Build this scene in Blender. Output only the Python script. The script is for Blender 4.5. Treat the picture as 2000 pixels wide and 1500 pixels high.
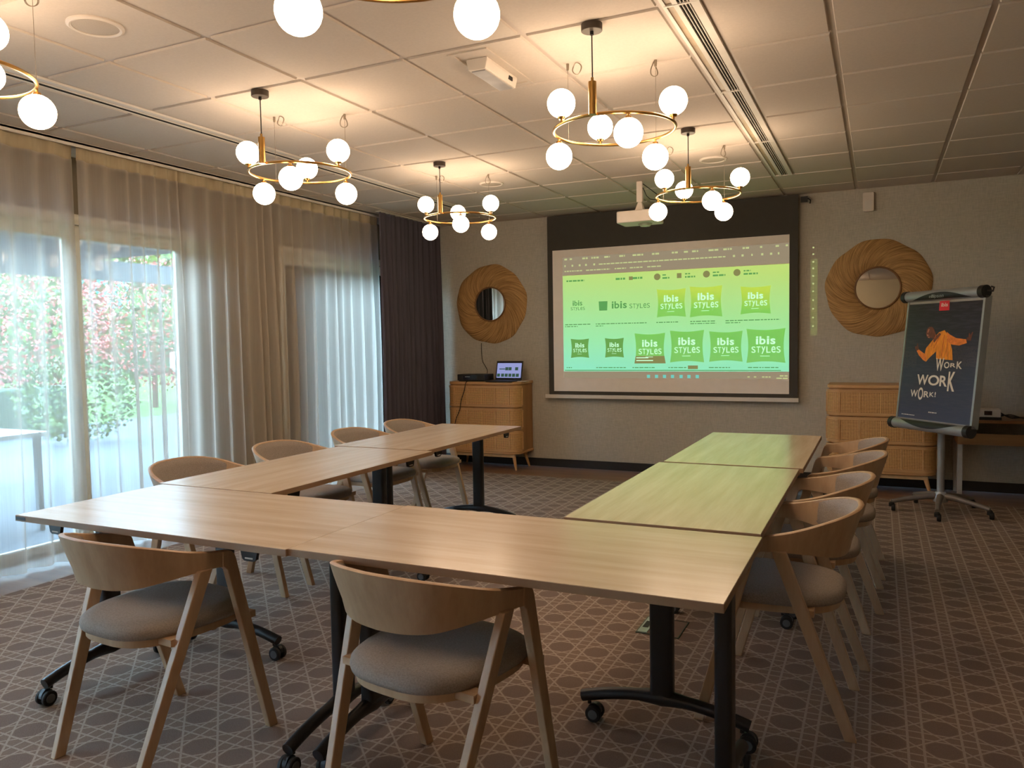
import bpy, math, random
from mathutils import Vector, Matrix
random.seed(7)
PI = math.pi
sc = bpy.context.scene
for o in list(bpy.data.objects): bpy.data.objects.remove(o)
COL = sc.collection
# ------------------------------------------------------------------ camera, world, sun, exposure
EYE = 1.356
cd = bpy.data.cameras.new('camera'); cam = bpy.data.objects.new('camera', cd); COL.objects.link(cam)
cd.sensor_width = 36; cd.sensor_fit = 'HORIZONTAL'; cd.lens = 1513.5 / 2000 * 36; cd.clip_start = .05; cd.clip_end = 300
_yaw, _pitch, _roll = .44220, -.05538, -.01666
_f = Vector((-math.sin(_yaw) * math.cos(_pitch), math.cos(_yaw) * math.cos(_pitch), math.sin(_pitch)))
_r = Vector((math.cos(_yaw), math.sin(_yaw), 0)); _u = _r.cross(_f)
_r2 = _r * math.cos(_roll) + _u * math.sin(_roll); _u2 = -_r * math.sin(_roll) + _u * math.cos(_roll)
cam.matrix_world = Matrix(((_r2.x, _u2.x, -_f.x, 0), (_r2.y, _u2.y, -_f.y, 0), (_r2.z, _u2.z, -_f.z, EYE), (0, 0, 0, 1)))
sc.camera = cam
W = bpy.data.worlds.new('sky'); sc.world = W; W.use_nodes = True
bg = W.node_tree.nodes['Background']; bg.inputs[0].default_value = (.48, .73, 1.0, 1); bg.inputs[1].default_value = 28
sd = bpy.data.lights.new('sun', 'SUN'); sd.energy = 14; sd.angle = .01; sd.color = (1, .95, .85)
sun = bpy.data.objects.new('sun', sd); COL.objects.link(sun); sun.rotation_euler = Vector((-.8, .12, -.42)).to_track_quat('-Z', 'Y').to_euler()
sc.view_settings.view_transform = 'Standard'; sc.view_settings.look = 'None'; sc.view_settings.gamma = 1
sc.view_settings.use_curve_mapping = False; sc.view_settings.exposure = 0.22
LAMP = 22.0
try:
    sc.cycles.use_denoising = True; sc.cycles.denoiser = 'OPENIMAGEDENOISE'
    sc.cycles.max_bounces = 10; sc.cycles.diffuse_bounces = 5; sc.cycles.transparent_max_bounces = 24
    sc.cycles.sample_clamp_indirect = 8; sc.cycles.caustics_reflective = False; sc.cycles.caustics_refractive = False
except Exception: pass
# room measures
XL, XR, YB, YR, H = -4.98, 2.4, 7.676, -5.1, 2.66

# ------------------------------------------------------------------ node helpers / materials
def srgb(r, g, b):
    return tuple(((c / 255 / 12.92) if c / 255 <= .04045 else ((c / 255 + .055) / 1.055) ** 2.4) for c in (r, g, b)) + (1,)
class NT:
    def __init__(s, m):
        m.use_nodes = True; s.t = m.node_tree; s.n = s.t.nodes; s.b = s.n.get('Principled BSDF'); s.out = s.n.get('Material Output')
    def new(s, t, **k):
        n = s.n.new(t)
        for a, b in k.items(): setattr(n, a, b)
        return n
    def link(s, a, b): s.t.links.new(a, b)
    def put(s, sock, v):
        if hasattr(v, 'is_output') or hasattr(v, 'links'): s.link(v, sock)
        else: sock.default_value = v
    def m(s, op, a, b=None, c=None):
        n = s.new('ShaderNodeMath', operation=op); s.put(n.inputs[0], a)
        if b is not None: s.put(n.inputs[1], b)
        if c is not None: s.put(n.inputs[2], c)
        return n.outputs[0]
    def coord(s, which='Object'): return s.new('ShaderNodeTexCoord').outputs[which]
    def xyz(s, v):
        n = s.new('ShaderNodeSeparateXYZ'); s.link(v, n.inputs[0]); return n.outputs
    def comb(s, x, y, z):
        n = s.new('ShaderNodeCombineXYZ')
        for i, q in enumerate((x, y, z)): s.put(n.inputs[i], q)
        return n.outputs[0]
    def noise(s, vec, scale, detail=3, rough=.5):
        n = s.new('ShaderNodeTexNoise'); s.link(vec, n.inputs['Vector']); n.inputs['Scale'].default_value = scale
        n.inputs['Detail'].default_value = detail; n.inputs['Roughness'].default_value = rough; return n.outputs[0]
    def mapping(s, vec, scale=(1, 1, 1), rot=(0, 0, 0)):
        n = s.new('ShaderNodeMapping'); s.link(vec, n.inputs[0]); n.inputs['Scale'].default_value = scale; n.inputs['Rotation'].default_value = rot; return n.outputs[0]
    def mix(s, f, a, b):
        n = s.new('ShaderNodeMix', data_type='RGBA'); s.put(n.inputs[0], f); s.put(n.inputs[6], a); s.put(n.inputs[7], b); return n.outputs[2]
    def ramp(s, f, lo, hi):
        n = s.new('ShaderNodeMapRange'); s.put(n.inputs[0], f); n.inputs[1].default_value = lo; n.inputs[2].default_value = hi; return n.outputs[0]
    def bump(s, h, strength=.3, dist=.002):
        n = s.new('ShaderNodeBump'); s.link(h, n.inputs['Height']); n.inputs['Strength'].default_value = strength; n.inputs['Distance'].default_value = dist
        s.link(n.outputs[0], s.b.inputs['Normal'])
MATS = {}
def mat(name, c, rough=.5, metal=0, var=.12, scale=14, stretch=(1, 1, 1), bump=0, spec=.5):
    """procedural surface: colour varied by stretched noise"""
    if name in MATS: return MATS[name]
    m = bpy.data.materials.new(name); t = NT(m)
    v = t.mapping(t.coord(), stretch); n = t.noise(v, scale, 4)
    d = tuple(x * (1 - var) for x in c[:3]) + (1,); l = tuple(min(1, x * (1 + var)) for x in c[:3]) + (1,)
    t.link(t.mix(t.ramp(n, .3, .7), d, l), t.b.inputs['Base Color'])
    t.b.inputs['Roughness'].default_value = rough; t.b.inputs['Metallic'].default_value = metal; t.b.inputs['Specular IOR Level'].default_value = spec
    if bump: t.bump(n, bump)
    MATS[name] = m; return m
def emit(name, c, s=1, var=0):
    if name in MATS: return MATS[name]
    m = bpy.data.materials.new(name); t = NT(m); t.b.inputs['Base Color'].default_value = (0.02, .02, .02, 1)
    t.b.inputs['Emission Color'].default_value = c; t.b.inputs['Emission Strength'].default_value = s; t.b.inputs['Roughness'].default_value = .8
    MATS[name] = m; return m
def wood(name, dark, light, axis=0, rough=.38, scale=9, coat=0):
    m = bpy.data.materials.new(name); t = NT(m); st = [9, 9, 9]; st[axis] = .7
    info = t.new('ShaderNodeObjectInfo')
    add = t.new('ShaderNodeVectorMath', operation='ADD'); t.link(t.coord(), add.inputs[0])
    t.link(t.comb(t.m('MULTIPLY', info.outputs['Random'], 7.), 0, 0), add.inputs[1])
    v = t.mapping(add.outputs[0], st); n = t.noise(v, scale * .22, 5, .6); n2 = t.noise(v, scale * 1.6, 2)
    f = t.m('ADD', t.m('MULTIPLY', t.ramp(n, .3, .72), .75), t.m('MULTIPLY', n2, .3))
    t.link(t.mix(f, dark, light), t.b.inputs['Base Color']); t.b.inputs['Roughness'].default_value = rough
    if coat: t.b.inputs['Specular IOR Level'].default_value = coat; t.b.inputs['Coat Weight'].default_value = .5; t.b.inputs['Coat Roughness'].default_value = .22
    MATS[name] = m; return m
OAK_D, OAK_L = srgb(176, 134, 90), srgb(212, 172, 124)
M_TOP = wood('table_laminate', srgb(198, 172, 142), srgb(226, 204, 178), 0, .27, coat=.8)
M_EDGE = mat('table_edge', srgb(150, 120, 92), .5, var=.08)
M_CH = wood('chair_oak', srgb(166, 134, 102), srgb(196, 164, 130), 2, .42)
M_CAB = wood('cabinet_oak', srgb(178, 132, 84), srgb(212, 168, 116), 0, .45)
M_FAB = mat('taupe_upholstery', srgb(150, 139, 131), .95, var=.16, scale=220, bump=.25, spec=.15)
M_BLK = mat('black_powder_coat', srgb(26, 27, 30), .38, 0, .1)
M_RUB = mat('black_rubber', srgb(20, 20, 21), .7)
M_GRYP = mat('grey_wheel_plastic', srgb(88, 90, 92), .5)
M_BRASS = mat('brushed_brass', srgb(186, 144, 82), .28, 1, .08, 30)
M_WHITE = mat('white_paint', srgb(214, 208, 198), .55, var=.03)
M_WPL = mat('white_plastic', srgb(216, 206, 194), .4, var=.03)
M_SILV = mat('silver_aluminium', srgb(165, 168, 170), .38, .55, .05)
M_DARKPL = mat('charcoal_plastic', srgb(34, 34, 36), .45)
M_WIRE = mat('steel_wire', srgb(150, 140, 125), .4, .8)
M_CABLE = mat('black_cable', srgb(22, 21, 21), .6)

# ------------------------------------------------------------------ mesh builder
def frame(d):
    d = d.normalized(); a = Vector((0, 0, 1)) if abs(d.z) < .95 else Vector((1, 0, 0))
    x = d.cross(a).normalized(); return x, x.cross(d).normalized()
class MB:
    def __init__(s): s.v = []; s.f = []; s.mi = []
    def add(s, vs, fs, k=0):
        n = len(s.v); s.v += [tuple(q) for q in vs]; s.f += [tuple(i + n for i in f) for f in fs]; s.mi += [k] * len(fs); return s
    def box(s, x0, x1, y0, y1, z0, z1, k=0):
        return s.add([(x0, y0, z0), (x1, y0, z0), (x1, y1, z0), (x0, y1, z0), (x0, y0, z1), (x1, y0, z1), (x1, y1, z1), (x0, y1, z1)],
                     [(3, 2, 1, 0), (4, 5, 6, 7), (0, 1, 5, 4), (1, 2, 6, 5), (2, 3, 7, 6), (3, 0, 4, 7)], k)
    def bar(s, a, b, wa, ha, wb=None, hb=None, side=Vector((1, 0, 0)), k=0):
        """tapered rectangular bar from a to b; w along side"""
        a, b = Vector(a), Vector(b); d = (b - a).normalized(); x = (side - d * side.dot(d)).normalized(); y = d.cross(x)
        wb = wb or wa; hb = hb or ha; vs = []
        for p, w, h in ((a, wa, ha), (b, wb, hb)):
            vs += [p - x * w / 2 - y * h / 2, p + x * w / 2 - y * h / 2, p + x * w / 2 + y * h / 2, p - x * w / 2 + y * h / 2]
        return s.add(vs, [(3, 2, 1, 0), (4, 5, 6, 7), (0, 1, 5, 4), (1, 2, 6, 5), (2, 3, 7, 6), (3, 0, 4, 7)], k)
    def prism(s, poly, a, b, axis='z', k=0):
        n = len(poly)
        mk = {'z': lambda p, h: (p[0], p[1], h), 'y': lambda p, h: (p[0], h, p[1]), 'x': lambda p, h: (h, p[0], p[1])}[axis]
        vs = [mk(p, a) for p in poly] + [mk(p, b) for p in poly]
        fs = [tuple(range(n - 1, -1, -1)), tuple(range(n, 2 * n))] + [(i, (i + 1) % n, n + (i + 1) % n, n + i) for i in range(n)]
        return s.add(vs, fs, k)
    def tube(s, pts, r, seg=10, closed=False, k=0, caps=True):
        pts = [Vector(p) for p in pts]; n = len(pts); rr = r if isinstance(r, (list, tuple)) else [r] * n; vs = []; px = None
        for i, p in enumerate(pts):
            if closed: d = pts[(i + 1) % n] - pts[i - 1]
            else: d = pts[min(i + 1, n - 1)] - pts[max(i - 1, 0)]
            d.normalize()
            if px is None: x, y = frame(d)
            else:
                x = (px - d * px.dot(d)).normalized(); y = x.cross(d)
            px = x
            for j in range(seg):
                a = 2 * PI * j / seg; vs.append(p + x * math.cos(a) * rr[i] + y * math.sin(a) * rr[i])
        fs = []
        for i in range(n if closed else n - 1):
            for j in range(seg):
                i2 = (i + 1) % n; fs.append((i * seg + j, i * seg + (j + 1) % seg, i2 * seg + (j + 1) % seg, i2 * seg + j))
        if not closed and caps: fs += [tuple(range(seg - 1, -1, -1)), tuple(range((n - 1) * seg, n * seg))]
        return s.add(vs, fs, k)
    def lathe(s, prof, seg=24, c=(0, 0, 0), axis='z', k=0):
        """prof: (radius, height)"""
        vs = []; c = Vector(c)
        for r, h in prof:
            for j in range(seg):
                a = 2 * PI * j / seg; x, y = math.cos(a) * r, math.sin(a) * r
                vs.append(c + Vector({'z': (x, y, h), 'y': (x, h, y), 'x': (h, x, y)}[axis]))
        fs = [(i * seg + j, i * seg + (j + 1) % seg, (i + 1) * seg + (j + 1) % seg, (i + 1) * seg + j) for i in range(len(prof) - 1) for j in range(seg)]
        if prof[0][0] > 1e-5: fs.append(tuple(range(seg - 1, -1, -1)))
        if prof[-1][0] > 1e-5: fs.append(tuple(range((len(prof) - 1) * seg, len(prof) * seg)))
        return s.add(vs, fs, k)
    def sphere(s, c, r, seg=24, rings=14, k=0, sz=1):
        return s.lathe([(max(r * math.sin(PI * i / rings), 1e-6), -r * sz * math.cos(PI * i / rings)) for i in range(rings + 1)], seg, c, 'z', k)
    def grid(s, rows, k=0, closed_u=False):
        nr, nc = len(rows), len(rows[0]); vs = [p for r in rows for p in r]; fs = []
        for i in range(nr - 1):
            for j in range(nc if closed_u else nc - 1):
                fs.append((i * nc + j, i * nc + (j + 1) % nc, (i + 1) * nc + (j + 1) % nc, (i + 1) * nc + j))
        return s.add(vs, fs, k)
    def build(s, name, m, parent=None, smooth=True, bevel=0, subd=0, loc=None, angle=35):
        me = bpy.data.meshes.new(name); me.from_pydata(s.v, [], s.f); me.update()
        for q in (m if isinstance(m, (list, tuple)) else [m]): me.materials.append(q)
        if any(s.mi): me.polygons.foreach_set('material_index', s.mi)
        import bmesh
        b = bmesh.new(); b.from_mesh(me); bmesh.ops.remove_doubles(b, verts=b.verts, dist=1e-6); bmesh.ops.recalc_face_normals(b, faces=b.faces); b.to_mesh(me); b.free()
        if smooth:
            me.polygons.foreach_set('use_smooth', [True] * len(me.polygons)); me.set_sharp_from_angle(angle=math.radians(angle))
        o = bpy.data.objects.new(name, me); COL.objects.link(o)
        if parent: o.parent = parent
        if loc: o.location = loc
        if bevel:
            q = o.modifiers.new('bevel', 'BEVEL'); q.width = bevel; q.segments = 2; q.limit_method = 'ANGLE'; q.angle_limit = .6
        if subd:
            q = o.modifiers.new('subd', 'SUBSURF'); q.levels = subd; q.render_levels = subd
        return o
def tag(o, label, cat, group=None, kind=None):
    o['label'] = label; o['category'] = cat
    if group: o['group'] = group
    if kind: o['kind'] = kind
    return o
def thing(name, loc, rz, label, cat, group=None):
    o = bpy.data.objects.new(name, None); COL.objects.link(o); o.empty_display_size = .1
    o.location = loc; o.rotation_euler = (0, 0, rz); return tag(o, label, cat, group)
def struct(o, label=None):
    o['kind'] = 'structure'
    if label: o['label'] = label
    return o
def kids(o): return [c for c in bpy.data.objects if c.parent == o]
def dup(root, loc, rz, label):
    tree = {}
    def go(o, par):
        c = o.copy(); COL.objects.link(c)
        if par: c.parent = par
        for ch in ALLK.get(o.name, []): go(ch, c)
        return c
    ALLK = {}
    for q in bpy.data.objects:
        if q.parent: ALLK.setdefault(q.parent.name, []).append(q)
    r = go(root, None); r.location = loc; r.rotation_euler = (0, 0, rz); r['label'] = label
    return r
def rrect(x0, x1, y0, y1, r, n=6):
    out = []
    for cx, cy, a in ((x1 - r, y0 + r, -PI / 2), (x1 - r, y1 - r, 0), (x0 + r, y1 - r, PI / 2), (x0 + r, y0 + r, PI)):
        out += [(cx + r * math.cos(a + PI / 2 * i / n), cy + r * math.sin(a + PI / 2 * i / n)) for i in range(n + 1)]
    return out
def spline(pts, n):
    """catmull-rom through rows of floats, n samples"""
    P = [pts[0]] + list(pts) + [pts[-1]]; out = []; m = len(pts) - 1
    for i in range(n):
        u = i / (n - 1) * m; k = min(int(u), m - 1); t = u - k; a, b, c, d = P[k], P[k + 1], P[k + 2], P[k + 3]
        out.append(tuple(.5 * (2 * q1 + (q2 - q0) * t + (2 * q0 - 5 * q1 + 4 * q2 - q3) * t * t + (3 * q1 - q0 - 3 * q2 + q3) * t ** 3) for q0, q1, q2, q3 in zip(a, b, c, d)))
    return out
_FC = {}
def glyph(mb, ch, x0, x1, z0, z1, put, bold=0, k=0):
    """flat letter stretched into a box; put(x, z) -> 3D point"""
    key = (ch, bold)
    if key not in _FC:
        cu = bpy.data.curves.new('t', 'FONT'); cu.body = ch; cu.size = 1; cu.offset = bold; cu.resolution_u = 4
        ob = bpy.data.objects.new('t', cu); COL.objects.link(ob); dg = bpy.context.evaluated_depsgraph_get()
        ev = ob.evaluated_get(dg); me = ev.to_mesh(); _FC[key] = ([tuple(v.co) for v in me.vertices], [tuple(p.vertices) for p in me.polygons])
        ev.to_mesh_clear(); bpy.data.objects.remove(ob); bpy.data.curves.remove(cu)
    vs, fs = _FC[key]; ax, bx = min(v[0] for v in vs), max(v[0] for v in vs); ay, by = min(v[1] for v in vs), max(v[1] for v in vs)
    mb.add([put(x0 + (v[0] - ax) / (bx - ax) * (x1 - x0), z0 + (v[1] - ay) / (by - ay) * (z1 - z0)) for v in vs], fs, k)
ADV = {'i': (.12, 1), 'b': (.3, 1), 's': (.24, .72), 'l': (.1, 1), 'e': (.28, .72), 'p': (.28, .72), 'o': (.3, .72), 'n': (.27, .72)}
def word(mb, txt, x0, x1, z0, z1, put, bold=.02, k=0, gap=.18):
    """letters share the width by their natural widths"""
    ws = [ADV.get(c, (.3, 1))[0] for c in txt]; g = gap * .3; tot = sum(ws) + g * (len(txt) - 1); x = x0; s = (x1 - x0) / tot
    for c, w in zip(txt, ws):
        hh = ADV.get(c, (.3, 1))[1]; za = z0 - (.28 * (z1 - z0) if c == 'p' else 0)
        glyph(mb, c, x, x + w * s, za, z0 + (z1 - z0) * hh, put, bold, k); x += (w + g) * s

# ================================================================== ROOM SHELL
# floor: wooden strip and the woven-cane patterned carpet
m_wf = wood('floor_wood', srgb(104, 74, 50), srgb(146, 108, 76), 0, .45, 6)
struct(MB().box(XL - .15, XR + .1, YR - .1, YB + .15, -.12, -.004).build('floor', m_wf, smooth=False))
m_cp = bpy.data.materials.new('cane_pattern_carpet'); t = NT(m_cp)
X, Y, _ = t.xyz(t.coord())
PX, PY = .1625, .1595
u = t.m('SUBTRACT', t.m('FRACT', t.m('DIVIDE', t.m('ADD', X, .771 + PX * 20.5), PX)), .5)      # 0 at circle centres, +-.5 between
v = t.m('SUBTRACT', t.m('FRACT', t.m('DIVIDE', t.m('ADD', Y, -2.487 + PY * 80.5), PY)), .5)
au, av = t.m('ABSOLUTE', u), t.m('ABSOLUTE', v)
rad = t.m('SQRT', t.m('ADD', t.m('MULTIPLY', u, u), t.m('MULTIPLY', v, v)))
def line(q, c, w): return t.m('LESS_THAN', t.m('ABSOLUTE', t.m('SUBTRACT', q, c)), w)
LW = .025
l1 = t.m('MAXIMUM', line(au, .355, LW), line(av, .355, LW))
sm = t.m('ADD', au, av)
l2 = t.m('MAXIMUM', line(sm, .5, LW * 1.25), line(t.m('ABSOLUTE', t.m('SUBTRACT', au, av)), .5, LW * 1.0))
ln = t.m('MAXIMUM', l1, l2)
strand = t.m('GREATER_THAN', t.m('ABSOLUTE', t.m('SUBTRACT', t.m('MINIMUM', t.m('ABSOLUTE', t.m('SUBTRACT', au, .355)), t.m('ABSOLUTE', t.m('SUBTRACT', av, .355))), 0)), .006)
disc = t.m('LESS_THAN', rad, .315)
nz = t.noise(t.coord(), 260, 2); nz2 = t.noise(t.coord(), 2.2, 3)
base = t.mix(disc, srgb(136, 116, 104), srgb(126, 108, 98))
colr = t.mix(t.m('MULTIPLY', ln, .85), base, srgb(178, 163, 148))
colr = t.mix(t.m('MULTIPLY', t.ramp(nz, .35, .7), .25), colr, srgb(78, 62, 54))
colr = t.mix(t.m('MULTIPLY', t.ramp(nz2, .4, .7), .10), colr, srgb(130, 108, 94))
t.link(colr, t.b.inputs['Base Color']); t.b.inputs['Roughness'].default_value = .97; t.b.inputs['Specular IOR Level'].default_value = .1
t.bump(nz, .5, .003)
cpt = MB().box(-4.36, XR + .05, YR - .05, 7.07, -.003, .001).build('carpet', m_cp, smooth=False)
cpt['kind'] = 'structure'; cpt['label'] = 'brown carpet woven with a cane webbing pattern of discs and double lines'

# walls
def wallmat(name, a, b):
    m = bpy.data.materials.new(name); t = NT(m); c = t.coord()
    n1 = t.noise(t.mapping(c, (1, 1, .06)), 320, 2); n2 = t.noise(t.mapping(c, (.06, .06, 1)), 320, 2); n3 = t.noise(c, 1.3, 2)
    f = t.m('ADD', t.m('MULTIPLY', n1, .5), t.m('MULTIPLY', n2, .5)); t.link(t.mix(t.ramp(f, .35, .65), a, b), t.b.inputs['Base Color'])
    t.b.inputs['Roughness'].default_value = .85; t.b.inputs['Specular IOR Level'].default_value = .2; t.bump(f, .25, .001); return m
m_wall = wallmat('woven_taupe_wallpaper', srgb(168, 163, 150), srgb(192, 186, 172))
m_wl = mat('cream_plaster', srgb(198, 184, 156), .9, var=.04, scale=3)
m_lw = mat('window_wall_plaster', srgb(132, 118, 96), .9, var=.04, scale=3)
struct(MB().box(XL - .15, XR + .15, YB, YB + .15, 0, H + .1).build('wall_back', m_wall, smooth=False))
struct(MB().box(XR, XR + .15, YR, YB, 0, H + .1).build('wall_right', m_wall, smooth=False))
struct(MB().box(XL - .15, XR + .15, YR - .15, YR, 0, H + .1).build('wall_rear', m_wl, smooth=False))
WIN = ((-2.0, 4.52, 2.2), (5.62, 7.42, 2.2))
mb = MB(); ys = [YR, -2.0, 4.52, 5.62, 7.42, YB]
for a, b in ((0, 1), (2, 3), (4, 5)): mb.box(XL - .15, XL, ys[a], ys[b], 0, H + .1)
for a, b, z in WIN: mb.box(XL - .15, XL, a, b, z, H + .1)
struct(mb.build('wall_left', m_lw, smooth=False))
m_bb = mat('black_skirting', srgb(30, 28, 28), .5)
struct(MB().box(XL + .3, XR, YB - .016, YB, 0, .085).build('baseboard_back', m_bb, smooth=False))
struct(MB().box(XR - .016, XR, YR, YB - .016, 0, .085).build('baseboard_right', m_bb, smooth=False))
struct(MB().box(XL - .3, XR + .3, YR - .3, YB + 8, H + .12, H + 3.6).build('trim_1', m_lw, smooth=False), 'unseen storey added above the room to shade the terrace')  # unseen storey, added so the terrace lies in its shadow

# ceiling: recessed T-grid with tegular mineral panels
m_tile = mat('mineral_ceiling_tile', srgb(198, 187, 174), .95, var=.03, scale=90, bump=.1, spec=.1)
m_grid = mat('ceiling_grid_metal', srgb(186, 174, 164), .5, var=.03)
mb = MB().box(XL, XR, YR, YB, H + .009, H + .1, 1)
gx = [-4.39 + .6 * i for i in range(12)]; row0 = 3.693 - .6 * 15
rows_y = [row0 + .6 * j for j in range(22)] + [YB + .012]
def tile(x0, x1, y0, y1):
    g = .012; b = .004
    if x1 - x0 < .05 or y1 - y0 < .05: return
    a, c, d, e = x0 + g, x1 - g, y0 + g, y1 - g; z = H
    mb.add([(a, d, z + .01), (c, d, z + .01), (c, e, z + .01), (a, e, z + .01), (a + b, d + b, z), (c - b, d + b, z), (c - b, e - b, z), (a + b, e - b, z)],
           [(4, 7, 6, 5), (0, 4, 5, 1), (1, 5, 6, 2), (2, 6, 7, 3), (3, 7, 4, 0)], 0)
SLOT_END = 6.693
for i in range(11):
    for j in range(len(rows_y) - 1):
        x0, x1 = gx[i], gx[i + 1]; y0, y1 = max(rows_y[j], YR), rows_y[j + 1]
        if y1 <= y0 + .05: continue
        if y1 <= SLOT_END + .01:
            if abs(x0 + .79) < .02: x0 = -.63
            if abs(x0 + 3.79) < .02: x0 = -3.655
        tile(x0, min(x1, XR), y0, y1)
        if i == 0: tile(-4.60, gx[0], y0, y1)
tile(gx[11], XR, YR, YB)
struct(mb.build('ceiling', [m_tile, m_grid], smooth=False))
struct(MB().box(-4.78, -4.60, YR, YB, H - .012, H + .01).box(-4.615, -4.60, YR, YB, H - .03, H).box(XL, -4.78, YR, YB, H - .002, H + .01).build('trim_2', M_WHITE, smooth=False), 'white curtain track edge along the ceiling')

# window frames and glass
m_fr = mat('cream_window_frame', srgb(226, 214, 190), .5, var=.03)
m_gl = bpy.data.materials.new('window_glass'); t = NT(m_gl); tr = t.new('ShaderNodeBsdfTransparent'); gl = t.new('ShaderNodeBsdfGlossy'); gl.inputs['Roughness'].default_value = .02
lw = t.new('ShaderNodeFresnel'); lw.inputs[0].default_value = 1.35; ms = t.new('ShaderNodeMixShader'); tr.inputs[0].default_value = (.93, .96, .95, 1)
t.link(lw.outputs[0], ms.inputs[0]); t.link(tr.outputs[0], ms.inputs[1]); t.link(gl.outputs[0], ms.inputs[2]); t.link(ms.outputs[0], t.out.inputs[0])
def window(name, y0, y1, splits):
    x0, x1 = XL - .09, XL - .03; mb = MB(); h = 2.2
    mb.box(x0, x1, y0, y1, h - .09, h).box(x0, x1, y0, y1, 0, .05)
    mb.box(x0, x1, y0, y0 + .06, .05, h - .09).box(x0, x1, y1 - .06, y1, .05, h - .09)
    for s in splits: mb.box(x0, x1, s - .055, s + .055, .05, h - .09)
    mb.box(XL - .002, XL + .014, y0 - .07, y0, 0, h + .07).box(XL - .002, XL + .014, y1, y1 + .07, 0, h + .07).box(XL - .002, XL + .014, y0, y1, h, h + .07)
    w = mb.build(name, m_fr, smooth=False); struct(w)
    e = [y0 + .06] + [q for s in splits for q in (s - .055, s + .055)] + [y1 - .06]
    for a, b in zip(e[::2], e[1::2]):
        mb = MB().box(x0 + .026, x0 + .03, a, b, .05, h - .09); mb.build('glass_pane', m_gl, w, smooth=False)
    for s in splits: MB().tube([(x1, s - .03, 1.0), (x1 + .04, s - .03, 1.0), (x1 + .04, s - .03, .88)], .008, 8).build('handle', M_SILV, w)
window('window_1', -2.0, 4.52, [-.6, .8, 2.2, 3.57]); window('window_2', 5.62, 7.42, [])  # window_1 is lengthened out of view to bring in more daylight

# ================================================================== CURTAINS
def sheermat(name, c, lo, hi):
    m = bpy.data.materials.new(name); t = NT(m)
    tr = t.new('ShaderNodeBsdfTransparent'); df = t.new('ShaderNodeBsdfDiffuse'); tl = t.new('ShaderNodeBsdfTranslucent'); m1 = t.new('ShaderNodeMixShader'); m2 = t.new('ShaderNodeMixShader')
    n = t.noise(t.mapping(t.coord(), (1, 1, .02)), 160, 2); cc = t.mix(t.ramp(n, .3, .7), tuple(x * .93 for x in c[:3]) + (1,), c)
    t.link(cc, df.inputs[0]); t.link(cc, tl.inputs[0]); m1.inputs[0].default_value = .5; t.link(df.outputs[0], m1.inputs[1]); t.link(tl.outputs[0], m1.inputs[2])
    lw = t.new('ShaderNodeLayerWeight'); lw.inputs[0].default_value = .5                      # thicker cloth along an oblique fold
    op = t.m('ADD', t.m('MULTIPLY', lw.outputs['Facing'], hi - lo), lo)
    t.link(op, m2.inputs[0]); t.link(tr.outputs[0], m2.inputs[1]); t.link(m1.outputs[0], m2.inputs[2]); t.link(m2.outputs[0], t.out.inputs[0]); return m
m_sh = sheermat('sheer_voile', srgb(218, 208, 196), .56, .98)
m_tape = mat('curtain_heading_tape', srgb(176, 162, 134), .9, var=.06, scale=60, stretch=(1, 1, .1))
m_dk = mat('plum_grey_drape', srgb(84, 80, 90), .92, var=.1, scale=60, stretch=(1, 1, .05), spec=.15)
def curtain_rows(x0, y0, y1, z0, z1, period, amp, seed, nz=14, flare=1.0, lean=0, sub=9, drift=.3):
    rnd = random.Random(seed); ph = []; y = y0
    folds = []                                   # irregular folds
    while y < y1: p = period * rnd.uniform(.55, 1.5); folds.append((y, p, rnd.uniform(.5, 1.25))); y += p
    cols = []
    for (ya, p, a) in folds:
        for k in range(sub):
            q = ya + p * k / sub
            if q < y1: cols.append((q, math.sin(2 * PI * k / sub) * a))
    cols.append((y1, 0)); rows = []
    for i in range(nz + 1):
        f = i / nz; z = z1 + (z0 - z1) * f; k = amp * (.42 + .58 * min(1, f * 2.2)); r = []
        for j, (q, s) in enumerate(cols):
            w = .010 * math.sin(q * 3.1 + seed) * f + lean * f
            r.append((x0 + s * k + w * flare, q + drift * .05 * math.sin(q * 5 + 2 * f) * f + .25 * k * math.sin(q * 31), z))
        rows.append(r)
    return rows
def sheer(y0, y1, seed, label, period=.11):
    rows = curtain_rows(-4.655, y0, y1, .012, 2.56, period, .046, seed)
    o = MB().grid(rows).build('sheer_curtain', m_sh, angle=180)
    tag(o, label, 'curtain', 'sheer curtains')
    top = [(p[0], p[1], 2.648) for p in rows[0]]
    MB().grid([top, [(p[0] - .004, p[1], 2.555) for p in rows[0]]]).build('heading_tape', m_tape, o, angle=180)
    return o
sheer(-2.4, 3.335, 3, 'sheer cream curtain at the far left of the photo, in front of the garden door', .15)
sheer(3.372, 6.66, 11, 'long sheer cream curtain between the narrow top gap and the grey drape', .125)
rows = curtain_rows(-4.47, 6.44, 7.60, .01, 2.650, .085, .032, 21, sub=8)
tag(MB().grid(rows).build('drape', m_dk, angle=180), 'dark plum-grey drape hanging in the corner beside the rattan chest', 'curtain')
mb = MB().box(-4.70, -4.62, -2.5, 6.42, 2.648, 2.6585).box(-4.5, -4.44, 6.42, 7.62, 2.651, 2.6585)
struct(mb.build('trim_3', M_WHITE, smooth=False), 'white curtain rail fixed under the ceiling')

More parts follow.
